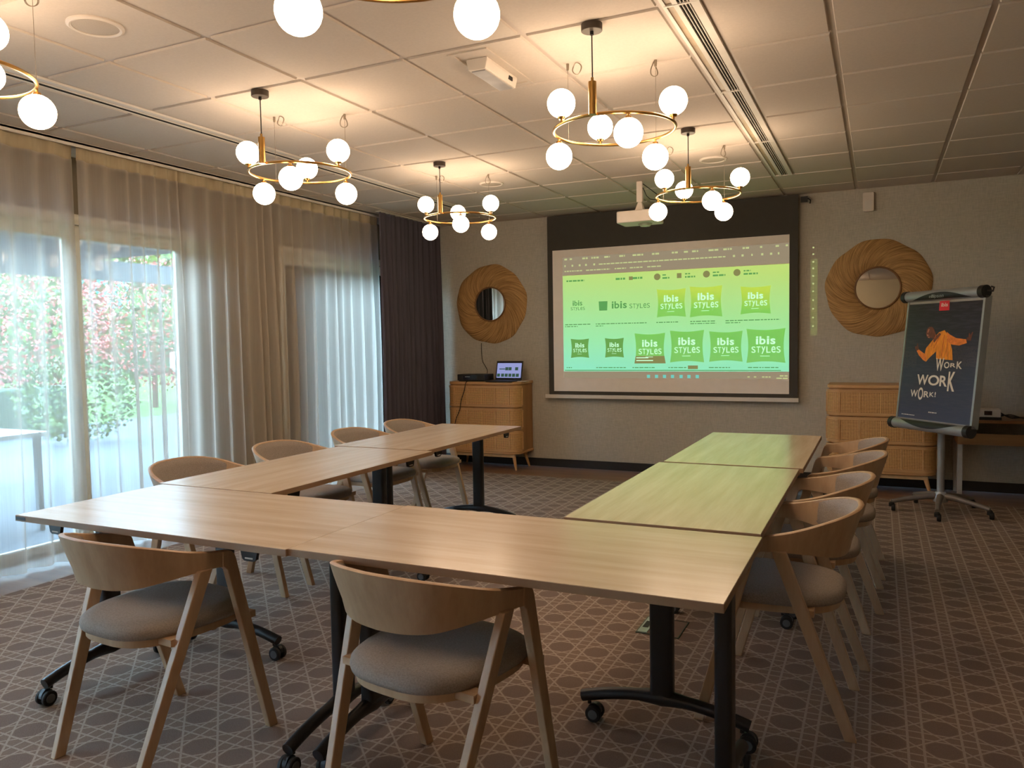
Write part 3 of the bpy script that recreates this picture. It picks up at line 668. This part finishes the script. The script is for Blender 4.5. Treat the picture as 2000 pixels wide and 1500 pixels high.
tag(o.build('hanging_cable', M_CABLE), 'black cable hanging down the front of the left rattan chest', 'cable')

# desk with a console at the right edge
dk = thing('wall_desk', (1.25, 7.43, 0), 0, 'brown wooden wall desk with an open slot, cut by the right edge of the photo', 'desk')
m_dw = wood('desk_wood', srgb(126, 86, 50), srgb(160, 114, 70), 0, .5)
MB().box(-.66, .68, -.20, .24, .632, .654).build('desktop', m_dw, dk, smooth=False)
MB().box(-.66, .68, -.20, .24, .455, .475).box(-.66, .68, -.20, -.18, .475, .545).box(-.66, -.64, -.18, .24, .475, .632).box(.66, .68, -.18, .24, .475, .632).build('lower_shelf', m_dw, dk, smooth=False)
for x in (-.64, .64):
    for y in (-.16, .20): MB().box(x - .018, x + .018, y - .018, y + .018, 0, .455).build('leg', mat('pale_metal_leg', srgb(170, 166, 160), .5), dk, smooth=False)
o = thing('control_box', (.80, 7.36, .654), 0, 'white control box with a small dark display on the wall desk', 'control box')
MB().box(-.115, .095, -.06, .06, .022, .086).build('casing', M_WPL, o, smooth=False, bevel=.004)
MB().box(-.02, .035, -.0615, -.0595, .038, .072).build('display', mat('dark_red_display', srgb(40, 16, 18), .2), o, smooth=False)
MB().box(-.125, .10, -.075, .065, 0, .022).build('base', M_DARKPL, o, smooth=False)
mb = MB()
for k in range(3): mb.tube(spline([(.89, 7.33 + .02 * k, .715 - .02 * k), (.96, 7.30, .675 + .012 * k), (1.05, 7.36 - .02 * k, .672), (1.16, 7.32 + .01 * k, .68 - .006 * k), (1.3, 7.38, .662)], 24), .005, 6)
tag(mb.build('black_cables', M_CABLE), 'tangle of black cables beside the control box on the desk', 'cable')

# ------------------------------------------------------------------ poster stand (mobile flip chart)
fl = thing('poster_stand', (.44, 6.66, 0), 0, 'grey wheeled flip-chart stand holding a dark poster lettered WORK WORK WORK', 'flip chart')
YW, TL = -.898, .111
uB = Vector((math.cos(YW), math.sin(YW), 0)); nB = Vector((math.sin(YW), -math.cos(YW), 0))
vB = Vector((0, 0, 1)) * math.cos(TL) - nB * math.sin(TL); wB = uB.cross(vB)
cB = Vector((.402, 6.50, 1.16)) - Vector((.44, 6.66, 0))
def BP(x, z, d=0): return tuple(cB + uB * x + vB * z + wB * d)   # d: towards the viewer
def bslab(mb, x0, x1, z0, z1, d0, d1, k=0):
    mb.add([BP(x0, z0, d1), BP(x1, z0, d1), BP(x1, z0, d0), BP(x0, z0, d0), BP(x0, z1, d1), BP(x1, z1, d1), BP(x1, z1, d0), BP(x0, z1, d0)], [(3, 2, 1, 0), (4, 5, 6, 7), (0, 1, 5, 4), (1, 2, 6, 5), (2, 3, 7, 6), (3, 0, 4, 7)], k)
mb = MB(); bslab(mb, -.362, .352, -.47, .46, -.02, 0); mb.build('board', mat('board_white', srgb(150, 146, 140), .5), fl, smooth=False)
for a_, b_, c_ in ((-.372, -.357, -.026), (.348, .366, -.05)): mb = MB(); bslab(mb, a_, b_, -.47, .46, c_, .006); mb.build('side_rail', M_SILV, fl, smooth=False)
m_po = bpy.data.materials.new('poster_print'); t = NT(m_po)
_z = t.xyz(t.coord())[2]; rp = t.ramp(_z, .68, 1.62); n = t.noise(t.mapping(t.coord(), (1, 1, 9)), 9, 3)
cc = t.mix(rp, srgb(68, 72, 92), srgb(38, 32, 39)); cc = t.mix(t.m('MULTIPLY', t.ramp(n, .45, .7), .35), cc, srgb(84, 80, 92))
t.link(cc, t.b.inputs['Base Color']); t.b.inputs['Roughness'].default_value = .32
mb = MB(); bslab(mb, -.352, .346, -.446, .428, 0, .003); po = mb.build('poster', m_po, fl, smooth=False)
def pp(mb, pts, d=.0042, k=0):
    c = (sum(p[0] for p in pts) / len(pts), sum(p[1] for p in pts) / len(pts)); N = len(pts)
    mb.add([BP(p[0], p[1], d) for p in pts], [tuple(range(N))], k)
m_or = mat('poster_orange', srgb(230, 140, 40), .4, var=.25, scale=24, stretch=(3, 3, .6)); m_ord = mat('poster_orange_shade', srgb(200, 92, 40), .4, var=.2, scale=30)
m_sk = mat('poster_skin', srgb(112, 62, 50), .4, var=.25, scale=60); m_skl = mat('poster_skin_light', srgb(176, 112, 96), .4); m_tx = mat('poster_lettering', srgb(226, 214, 198), .4, var=.03)
mb = MB()
pp(mb, [(.029, .224), (-.024, .209), (-.072, .156), (-.134, .091), (-.142, .048), (-.12, -.011), (-.09, .02), (-.031, .068), (-.024, .012), (.133, .005), (.118, .08), (.095, .134), (.077, .171)])
mb.build('printed_shirt', m_or, po, smooth=False)
mb = MB(); pp(mb, [(-.199, .036), (-.226, .069), (-.205, .080), (-.142, .048), (-.12, .03), (-.12, -.011), (-.15, .0)], .0046); pp(mb, [(.05, .212), (.085, .19), (.144, .165), (.235, .156), (.245, .129), (.177, .111), (.11, .118), (.07, .14)], .0046)
mb.build('printed_sleeves', mat('poster_orange_sleeve', srgb(226, 124, 48), .4, var=.2, scale=40), po, smooth=False)
mb = MB(); pp(mb, [(-.121, .252), (-.145, .235), (-.15, .20), (-.135, .172), (-.112, .165), (-.085, .168), (-.06, .15), (-.03, .185), (-.055, .2), (-.075, .235), (-.098, .252)], .0044)
pp(mb, [(.238, .148), (.275, .144), (.281, .17), (.29, .205), (.28, .207), (.268, .18), (.262, .2), (.254, .2), (.254, .172), (.24, .168)], .0044)
pp(mb, [(-.218, .066), (-.203, .08), (-.214, .10), (-.222, .13), (-.229, .13), (-.231, .105), (-.247, .105), (-.245, .085)], .0044)
pp(mb, [(-.07, .15), (-.02, .205), (.0, .195), (-.06, .13)], .0050); mb.build('printed_skin', m_sk, po, smooth=False)
mb = MB(); pp(mb, [(-.128, .236), (-.138, .21), (-.128, .206), (-.118, .232)], .0048); pp(mb, [(-.14, .195), (-.12, .19), (-.122, .182), (-.138, .183)], .0048); pp(mb, [(-.128, .178), (-.108, .175), (-.112, .167), (-.124, .169)], .0048); mb.build('printed_face_light', m_skl, po, smooth=False)
mb = MB()
for a in ([(-.05, .19), (-.09, .10), (-.085, .10), (-.045, .19)], [(-.01, .2), (-.06, .09), (-.055, .09), (-.004, .19)], [(.03, .19), (.02, .03), (.026, .03), (.037, .19)], [(.06, .16), (.075, .03), (.08, .03), (.066, .16)]): pp(mb, a, .0048)
mb.build('printed_folds', m_ord, po, smooth=False)
mb = MB(); pp(mb, [(-.046, .369), (.052, .369), (.046, .441), (-.048, .441)], .0042); mb.build('printed_red_badge', mat('poster_red', srgb(206, 34, 52), .4), po, smooth=False)
LP = lambda x, z: BP(x, z, .0054)
mb = MB(); word(mb, 'ibis', -.028, .034, .398, .425, LP, .02)
for ch_, a, b, c, d in (('W', -.02, .056, -.076, .018), ('O', .060, .110, -.055, -.008), ('R', .118, .168, -.046, -.016), ('K', .176, .226, -.056, -.003),
                      ('W', -.19, -.078, -.186, -.109), ('O', -.078, .030, -.186, -.109), ('R', .034, .106, -.188, -.110), ('K', .112, .178, -.22, -.078),
                      ('W', -.243, -.168, -.281, -.228), ('O', -.165, -.114, -.30, -.206), ('R', -.106, -.054, -.278, -.232), ('K', -.05, -.006, -.270, -.236), ('!', .0, .012, -.270, -.233)):
    glyph(mb, ch_, a, b, c, d, LP, .022)
mb.build('poster_lettering', m_tx, po, smooth=False)
mb = MB()
def scr2(x0, x1, z, h):
    x = x0
    while x < x1: w = rnd.uniform(.008, .02); pp(mb, [(x, z), (min(x1, x + w), z), (min(x1, x + w), z + h), (x, z + h)], .0045); x += w + .004
scr2(-.044, .04, -.39, .008); scr2(-.315, -.18, -.424, .006); mb.build('poster_small_print', m_tx, po, smooth=False)
# dotted texture of the print
mb = MB()
for i in range(26):
    for j in range(16):
        x, z = .13 + i * .0085, .10 - j * .009
        if x < .34 and rnd.random() < .8: pp(mb, [(x, z), (x + .003, z), (x + .003, z + .003), (x, z + .003)], .0040)
for i in range(14):
    for j in range(14):
        x, z = -.34 + i * .009, .06 - j * .009
        if rnd.random() < .8: pp(mb, [(x, z), (x + .003, z), (x + .003, z + .003), (x, z + .003)], .0040)
dots = mb.build('printed_dots', mat('poster_dots', srgb(120, 104, 100), .4), po, smooth=False)
# clamp bars
def clamp(z, dz, flip):
    r = .040; mb = MB(); pts = [BP(x, z, .004) for x in (-.375, .33)]
    mb.tube(pts, r, 20); b = mb.build('clamp_bar', M_SILV, fl)
    for x0, x1 in ((-.41, -.372), (.326, .366)):
        MB().tube([BP(x0, z, .004), BP(x1, z, .004)], r * 1.12, 20).build('end_cap', M_DARKPL, b)
    # dark crescent inlay on the bar's front
    rows = []
    for i in range(25):
        q = i / 24; x = -.30 + .57 * q; hh = math.sin(PI * q); row = []
        for j in range(5):
            a = (-1 + (2 * hh ** .8 if True else 0) * (j / 4) * .98) * .62 * flip
            a = flip * (-.95 + 1.35 * hh * (j / 4)); row.append(BP(x, z + math.sin(a) * r * 1.03, .004 + math.cos(a) * r * 1.03))
        rows.append(row)
    MB().grid(rows).build('dark_inlay', M_DARKPL, b, angle=180)
    return b
tb = clamp(.487, 0, 1); clamp(-.492, 0, -1)
mb = MB(); word(mb, 'ellipson', -.11, .03, .462, .486, lambda x, z: BP(x, z, .004 + .0435), .0); mb.build('brand_lettering', M_SILV, tb, smooth=False)
MB().tube([BP(.366, .49, 0), BP(.395, .49, -.02), BP(.40, .515, -.02), BP(.385, .52, -.01)], .007, 8).build('hook', M_DARKPL, tb)
back = Vector(BP(0, -.1, -.04))
MB().tube([(-.005, .0, .10), (-.005, .0, .62), back], .026, 18).build('pole', M_SILV, fl)
mb = MB(); bslab(mb, -.06, .06, -.3, .2, -.05, -.018); mb.build('rear_bracket', M_DARKPL, fl, smooth=False)
MB().lathe([(.0001, .16), (.034, .16), (.05, .12), (.05, .085), (.0001, .08)], 20, (-.005, 0, 0)).build('hub', M_SILV, fl)
for k in range(5):
    a = math.radians(-97 + 72 * k); L = .34; dx, dy = math.cos(a), math.sin(a)
    leg = MB().tube([(-.005 + dx * q * L, dy * q * L, z) for q, z in ((.05, .125), (.3, .122), (.65, .10), (1, .075))], [.026, .023, .019, .015], 12).build('base_leg', mat('grey_base_metal', srgb(120, 114, 110), .45, .3), fl)
    cx, cy = -.005 + dx * L, dy * L
    MB().lathe([(.0001, -.014), (.024, -.014), (.027, -.008), (.027, .008), (.024, .014), (.0001, .014)], 18, (cx + .012, cy, .0285), 'x').lathe([(.02, .035), (.02, .06), (.012, .07)], 12, (cx, cy, 0)).build('caster', M_RUB, leg)

# ================================================================== TABLES
def table():
    """origin: centre at floor, long side along x (1.30 x 0.66)"""
    o = thing('folding_table', (0, 0, 0), 0, '', 'table', 'oak folding tables set in a U')
    L, Wd = 1.295, .66
    MB().box(-L / 2, L / 2, -Wd / 2, Wd / 2, .716, .738, 0).box(-L / 2 - .001, L / 2 + .001, -Wd / 2 - .001, Wd / 2 + .001, .7155, .7365, 1).build('tabletop', [M_TOP, M_EDGE], o, smooth=False)
    for s in (-1, 1):
        x = s * (L / 2 - .055)
        mb = MB().prism(rrect(x - .024, x + .024, -.040, .040, .014, 4), .12, .70); lg = mb.build('leg', M_BLK, o)
        MB().box(x - .03, x + .03, -.2, .2, .700, .716).box(x - s * .03, x - s * .12, -.05, .05, .690, .716).build('top_bracket', M_BLK, lg, smooth=False)
        pts = [(x, y, .127 - .045 * (y / .29) ** 2) for y in [(-.29 + .58 * i / 20) for i in range(21)]]
        MB().tube(pts, [.021 + .009 * max(0, 1 - abs(p[1]) / .08) for p in pts], 14).build('foot_bar', M_BLK, lg)
        for e in (-1, 1):
            cx, cy = x + .0, e * .265; mb = MB()
            mb.tube([(x, cy, .075), (x, cy, .058)], .007, 8)
            mb.prism([(cy - .02 + .026 * math.cos(q) + .012 * e * 0, .034 + .03 * math.sin(q)) for q in [PI * i / 8 for i in range(9)]], x - .008, x + .008, 'x')
            cs = mb.build('caster', M_BLK, lg)
            mb = MB()
            for dx in (-.018, .018): mb.lathe([(.0001, -.008), (.026, -.008), (.029, -.005), (.029, .005), (.026, .008), (.0001, .008)], 20, (x + dx, cy - .02, .0295), 'x')
            mb.build('caster_wheel', M_RUB, lg)
            MB().lathe([(.0001, .0), (.017, .0), (.017, .002), (.0001, .002)], 16, (x + .0258, cy - .02, .0295), 'x').lathe([(.0001, .0), (.017, .0), (.017, -.002), (.0001, -.002)], 16, (x - .0258, cy - .02, .0295), 'x').build('wheel_hub', M_GRYP, lg)
    MB().box(-L / 2 + .08, L / 2 - .08, -.015, .015, .665, .695).build('crossbeam', M_BLK, o, smooth=False)
    for s in (-1, 1):
        x = s * .47; y = -Wd / 2 + .05
        mb = MB().prism([(x - .045, .716), (x + .045, .716), (x + .035, .708), (x + .028, .68), (x + .018, .674), (x - .018, .674), (x - .028, .68), (x - .035, .708)], y - .02, y - .008, 'y')
        mb.build('release_lever', M_BLK, o, smooth=False)
        MB().box(x - .016, x + .016, y - .0212, y - .0198, .681, .686).build('lever_slot', M_WPL, o, smooth=False)
    return o
TB = [(-2.265, 2.125, 0, 'oak folding table at the near left corner, its end by the garden door'),
      (-.968, 2.135, PI, 'oak folding table nearest the camera, at the near right corner of the U'),
      (-2.620, 3.115, PI / 2, 'oak folding table in the middle of the left row, by the curtains'),
      (-2.668, 4.435, PI / 2, 'oak folding table at the far end of the left row, near the laptop chest'),
      (-.660, 3.150, PI / 2, 'oak folding table in the middle of the right row, beside the four tucked chairs'),
      (-.645, 4.478, PI / 2, 'oak folding table at the far end of the right row, tinted green by the screen')]
t0_ = table()
for i, (x, y, r, lb) in enumerate(TB):
    if i == 0: t0_.location = (x, y, 0); t0_.rotation_euler = (0, 0, r); t0_['label'] = lb
    else: tt = dup(t0_, (x, y, 0), r, lb)
MB().box(-.645, -.59, -.3325, -.331, .7205, .7325).build('maker_sticker', M_DARKPL, t0_, smooth=False)

# ================================================================== CHAIRS
def chair():
    """origin: floor centre, faces +y"""
    o = thing('armchair', (0, 0, 0), 0, '', 'chair', 'curved-back oak chairs')
    # half plan (right side) from the back centre to the arm end: x, y, ztop, zbot, inset of the bottom edge, thickness
    H_ = [(0, -.285, .762, .596, .046, .018), (.10, -.272, .760, .597, .046, .018), (.185, -.228, .749, .603, .040, .018), (.240, -.160, .730, .616, .030, .020), (.272, -.075, .705, .629, .014, .024), (.288, .0, .690, .634, .005, .027), (.293, .045, .684, .632, .002, .028)]
    R_ = spline(H_, 25); full = [(-q[0],) + q[1:] for q in reversed(R_[1:])] + R_
    N = len(full); rows = []
    for i, (x, y, zt, zb, ins, th) in enumerate(full):
        a = full[max(i - 1, 0)]; b = full[min(i + 1, N - 1)]; tx, ty = b[0] - a[0], b[1] - a[1]; l = math.hypot(tx, ty); nx, ny = -ty / l, tx / l   # towards the sitter
        out = []
        for (zz, s, tq) in ((zb, 1, 0), (zb + (zt - zb) * .25, .8, 0), (zb + (zt - zb) * .5, .5, 0), (zb + (zt - zb) * .75, .22, 0), (zt - .003, .0, 0), (zt, -.02, .3), (zt, 0, .7), (zt - .003, 0, 1), (zb + (zt - zb) * .75, .22, 1), (zb + (zt - zb) * .5, .5, 1), (zb + (zt - zb) * .25, .8, 1), (zb, 1, 1)):
            out.append((x + nx * (ins * s + th * tq), y + ny * (ins * s + th * tq), zz))
        rows.append(out)
    mb = MB().grid(rows, closed_u=True); n = len(rows[0]); mb.f += [tuple(range(n)), tuple(range((N - 1) * n + n - 1, (N - 1) * n - 1, -1))]; mb.mi += [0, 0]
    bk = mb.build('backrest', M_CH, o, angle=40)
    # upholstered inner pad
    P_ = [q for q in full if q[1] < -.10]; rows = []
    for i, (x, y, zt, zb, ins, th) in enumerate(P_):
        a = P_[max(i - 1, 0)]; b = P_[min(i + 1, len(P_) - 1)]; tx, ty = b[0] - a[0], b[1] - a[1]; l = math.hypot(tx, ty); nx, ny = -ty / l, tx / l
        e = min(1, 2.2 * math.sin(PI * (i + .0001) / (len(P_) - 1)) + .0); out = []
        for f_ in [k / 8 for k in range(9)]:
            puff = .013 * min(1, 3 * math.sin(PI * f_)) * e; zz = zb + .006 + (zt - .004 - zb - .006) * f_; s = 1 - f_; d = ins * s + th - .002 + puff
            out.append((x + nx * d, y + ny * d, zz + .0))
        rows.append(out)
    MB().grid(rows).build('back_pad', M_FAB, bk, angle=180)
    for s in (-1, 1):
        pr = [(.030, .634), (.030, .6838), (.050, .6835), (.064, .679), (.076, .668), (.083, .652), (.262, 0), (.226, 0), (.048, .618)]
        xo = lambda z: .2945 - .028 * (1 - z / .684); vs = [(s * (xo(z) - d), y, z) for d in (0, .027) for y, z in pr]; n9 = len(pr)
        MB().add(vs, [tuple(range(n9)), tuple(range(2 * n9 - 1, n9 - 1, -1))] + [(i, (i + 1) % n9, n9 + (i + 1) % n9, n9 + i) for i in range(n9)]).build('leg', M_CH, o, smooth=False, bevel=.003)
        pr = [(-.052, .637), (-.004, .637), (-.234, 0), (-.272, 0)]; xo = lambda z: .288 - .062 * (1 - z / .637); vs = [(s * (xo(z) - d), y, z) for d in (.003, .029) for y, z in pr]
        MB().add(vs, [(0, 1, 2, 3), (7, 6, 5, 4)] + [(i, (i + 1) % 4, 4 + (i + 1) % 4, 4 + i) for i in range(4)]).build('leg', M_CH, o, smooth=False, bevel=.003)
    # seat cushion
    rows = []; M_ = 40
    def outl(k, grow=0):
        out = []
        for i in range(M_):
            a = 2 * PI * i / M_; ca, sa = math.cos(a), math.sin(a); e = .62
            x = math.copysign(abs(ca) ** e, ca); y = math.copysign(abs(sa) ** e, sa); w = .232 + .012 * y
            if y < 0: w -= .03 * y * y
            out.append((x * w * k, .005 + y * (.245 if y > 0 else .235) * k))
        return out
    for k, z in ((.90, .432), (.985, .436), (1.0, .448), (.99, .462), (.93, .474), (.78, .480), (.5, .478), (.2, .476), (.001, .476)): rows.append([(x, y, z) for x, y in outl(k)])
    rows.insert(0, [(x, y, .432) for x, y in outl(.001)])
    st = MB().grid(rows, closed_u=True).build('seat', M_FAB, o, angle=180)
    mb = MB().prism(outl(.93), .408, .434); 
    for s in (-1, 1): mb.bar((s * .255, .165, .425), (s * .18, .165, .425), .045, .022, side=Vector((0, 1, 0))); mb.bar((s * .242, -.115, .425), (s * .18, -.115, .425), .045, .022, side=Vector((0, 1, 0)))
    mb.build('seat_frame', M_CH, st)
    return o
CHS = [(-2.225, 1.845, math.radians(-5), 'curved-back oak armchair in the left foreground, tucked under the near left table'),
       (-1.160, 1.900, math.radians(-9), 'curved-back oak armchair in the centre foreground, closest to the camera'),
       (-.325, 2.965, PI / 2, 'nearest of the four oak armchairs along the right row of tables'),
       (-.290, 3.590, PI / 2, 'second nearest of the four oak armchairs along the right row of tables'),
       (-.235, 4.310, PI / 2, 'third of the four oak armchairs along the right row, counted from the camera'),
       (-.225, 4.900, PI / 2, 'farthest of the four oak armchairs along the right row of tables'),
       (-3.120, 2.925, -PI / 2, 'nearest of the four oak armchairs between the curtains and the left tables'),
       (-3.130, 3.655, -PI / 2, 'second nearest of the four oak armchairs on the curtain side'),
       (-3.140, 4.400, -PI / 2, 'third of the four oak armchairs on the curtain side, counted from the camera'),
       (-3.130, 5.010, -PI / 2, 'farthest of the four oak armchairs on the curtain side, near the dark drape')]
c0 = chair()
for i, (x, y, r, lb) in enumerate(CHS):
    if i == 0: c0.location = (x, y, .001); c0.rotation_euler = (0, 0, r); c0['label'] = lb
    else: dup(c0, (x, y, .001), r, lb)

# floor socket box
o = thing('floor_socket_box', (-.905, 3.52, .001), 0, 'carpet-topped floor socket box with a steel handle under the right tables', 'floor socket')
MB().box(-.1, -.095, -.11, .11, 0, .004).box(.095, .1, -.11, .11, 0, .004).box(-.095, .095, -.11, -.105, 0, .004).box(-.095, .095, .105, .11, 0, .004).build('rim', M_BLK, o, smooth=False)
MB().box(-.095, .095, -.105, .105, 0, .002).build('lid', mat('lid_carpet', srgb(112, 92, 80), .95), o, smooth=False)
MB().box(-.094, -.05, -.10, .10, .002, .006).build('handle_plate', M_SILV, o, smooth=False); MB().box(-.086, -.06, -.04, .04, .006, .0075).build('grip_hole', M_RUB, o, smooth=False)

# ================================================================== OUTSIDE
m_ter = mat('terrace_stone', srgb(80, 86, 94), .85, var=.12, scale=3); m_gr = mat('lawn', srgb(70, 104, 40), .95, var=.3, scale=6)
g1 = tag(MB().box(-13, XL - .15, -6, 16, -.10, -.02).build('terrace', m_ter, smooth=False), 'grey terrace paving outside the garden doors', 'paving', None, 'structure')
g2 = tag(MB().box(-70, -13, -40, 60, -.16, -.05).build('lawn', m_gr, smooth=False), 'green lawn beyond the terrace', 'lawn', None, 'structure')
m_cano = mat('slate_canopy', srgb(98, 106, 112), .7, var=.06)
cn = thing('terrace_canopy', (-8.1, 6, 0), 0, 'dark grey terrace canopy beam seen through the sheer curtains', 'canopy')
MB().box(-.06, .06, -8, 9, 2.14, 2.36).build('front_beam', m_cano, cn, smooth=False)
for k in range(5): MB().box(.06, 2.4, -7.5 + k * 1.9, -7.42 + k * 1.9, 2.40, 2.50).build('rafter', m_cano, cn, smooth=False)
MB().box(.06, 1.2, -8, .05, 2.36, 2.40).build('roof_sheet', m_cano, cn, smooth=False)
for y in (-6, -1.35, 3.2, 7.5): MB().box(-.07, .07, y - .07, y + .07, -.02, 2.14).build('post', m_cano, cn, smooth=False)
m_pt = mat('patio_table_top', srgb(206, 212, 220), .4)
o = thing('patio_table', (-6.15, 3.35, -.02), 0, 'pale patio table outside the door at the left edge of the photo', 'table')
MB().box(-.45, .45, -.6, .45, .72, .75).build('tabletop', m_pt, o, smooth=False)
for sx in (-.4, .4):
    for sy in (-.52, .38): MB().box(sx - .02, sx + .02, sy - .02, sy + .02, 0, .72).build('leg', m_cano, o, smooth=False)
o = thing('patio_chair', (-5.42, 2.5, -.02), .0, 'grey patio chair beside the pale table outside', 'chair')
MB().box(-.22, .22, -.22, .22, .42, .45).build('seat', m_cano, o, smooth=False); MB().box(-.22, .22, .2, .23, .45, .85).build('backrest', m_cano, o, smooth=False)
for sx in (-.2, .2):
    for sy in (-.2, .2): MB().box(sx - .015, sx + .015, sy - .015, sy + .015, 0, .42).build('leg', m_cano, o, smooth=False)
def leafmat(n, a, b):
    m = bpy.data.materials.new(n); t = NT(m); q = t.noise(t.coord(), 5, 2); t.link(t.mix(t.ramp(q, .35, .65), a, b), t.b.inputs['Base Color']); t.b.inputs['Roughness'].default_value = .5; return m
LM = {'red': leafmat('red_leaves', srgb(176, 70, 64), srgb(80, 56, 50)), 'green': leafmat('green_leaves', srgb(38, 66, 32), srgb(84, 116, 40)), 'dark': leafmat('dark_leaves', srgb(30, 50, 36), srgb(58, 84, 48))}
m_stem = mat('bark', srgb(90, 70, 54), .9)
def shrub(name, x, y, rx, ry, h, kind, label, n=1500, trunk=.25, leaf=.06, cat='shrub'):
    o = thing(name, (x, y, -.05), 0, label, cat, 'garden planting'); rnd = random.Random(name + str(x)); mb = MB()
    for _ in range(n):
        a = rnd.uniform(0, 2 * PI); z = rnd.random(); ph = math.acos(1 - 2 * z); k = rnd.uniform(.72, 1.05)
        p = Vector((rx * k * math.sin(ph) * math.cos(a), ry * k * math.sin(ph) * math.sin(a), trunk * h + (1 - trunk) * h * .5 * (1 + k * math.cos(ph))))
        d = Vector((rnd.uniform(-1, 1), rnd.uniform(-1, 1), rnd.uniform(-.6, 1))).normalized(); e1, e2 = frame(d); s = leaf * rnd.uniform(.6, 1.3)
        mb.add([p, p + e1 * s * .5 + e2 * s * .5, p + e2 * s * 1.1, p - e1 * s * .5 + e2 * s * .5], [(0, 1, 2, 3)])
    mb.build('foliage', LM[kind], o, smooth=False)
    MB().tube([(0, 0, 0), (.03, 0, h * .3), (0, .04, h * .6)], [.07, .05, .03], 8).build('trunk', m_stem, o)
shrub('red_shrub', -14.2, 9.3, 1.3, 1.4, 3.3, 'red', 'red-leaved shrub seen through the left door pane', 4200, .1)
shrub('red_shrub', -15.2, 12.7, 1.5, 1.5, 3.5, 'red', 'red-leaved shrub seen through the second door pane', 4200, .1)
shrub('green_shrub', -11.4, 11.9, .8, .9, 3.2, 'green', 'bright green conifer-like shrub at the right of the second door pane', 3600, .02)
shrub('green_shrub', -10.3, 7.3, .8, .8, 1.3, 'green', 'low green shrub in front of the red shrub', 1600, .05)
shrub('green_shrub', -15.2, 6.2, 1.2, 1.4, 2.8, 'dark', 'dark green shrub beyond the terrace at the far left', 2600, .05)
shrub('garden_tree', -21, 15, 3, 4, 6.5, 'green', 'green tree standing far behind the red shrubs', 2200, .2, .28, 'tree')
shrub('garden_tree', -22, 26, 3.5, 4, 7, 'dark', 'dark tree far beyond the second window', 2200, .15, .3, 'tree')
shrub('garden_tree', -11.5, 16.5, 1.6, 1.6, 3.4, 'green', 'green tree beyond the second window', 1500, .1, .16, 'tree')
tag(MB().box(-12.4, -11.9, 3, 8.6, -.02, .75).build('low_hedge', mat('clipped_hedge', srgb(52, 74, 58), .9, var=.3, scale=20, bump=.6), bevel=.05), 'low dark clipped hedge along the terrace edge', 'hedge')
tag(MB().box(-24.2, -24, 16.9, 19.2, 2.6, 3.7).build('cyan_sign_board', mat('cyan_board', srgb(60, 190, 214), .6)), 'bright cyan board far away in the garden', 'sign')
tag(MB().box(-34, -32.5, -14, 60, -.05, 6.2).build('tall_hedge', mat('far_hedge', srgb(46, 66, 40), .9, var=.5, scale=3, bump=1), bevel=.2), 'tall green hedge closing the far end of the garden', 'hedge')
tag(MB().lathe([(.12, -.05), (.12, .9), (.2, 1.0), (.2, 1.25), (.0001, 1.3)], 16, (-10.9, 9.7, 0)).build('garden_bollard', M_WHITE), 'white garden bollard in front of the red shrub', 'bollard')
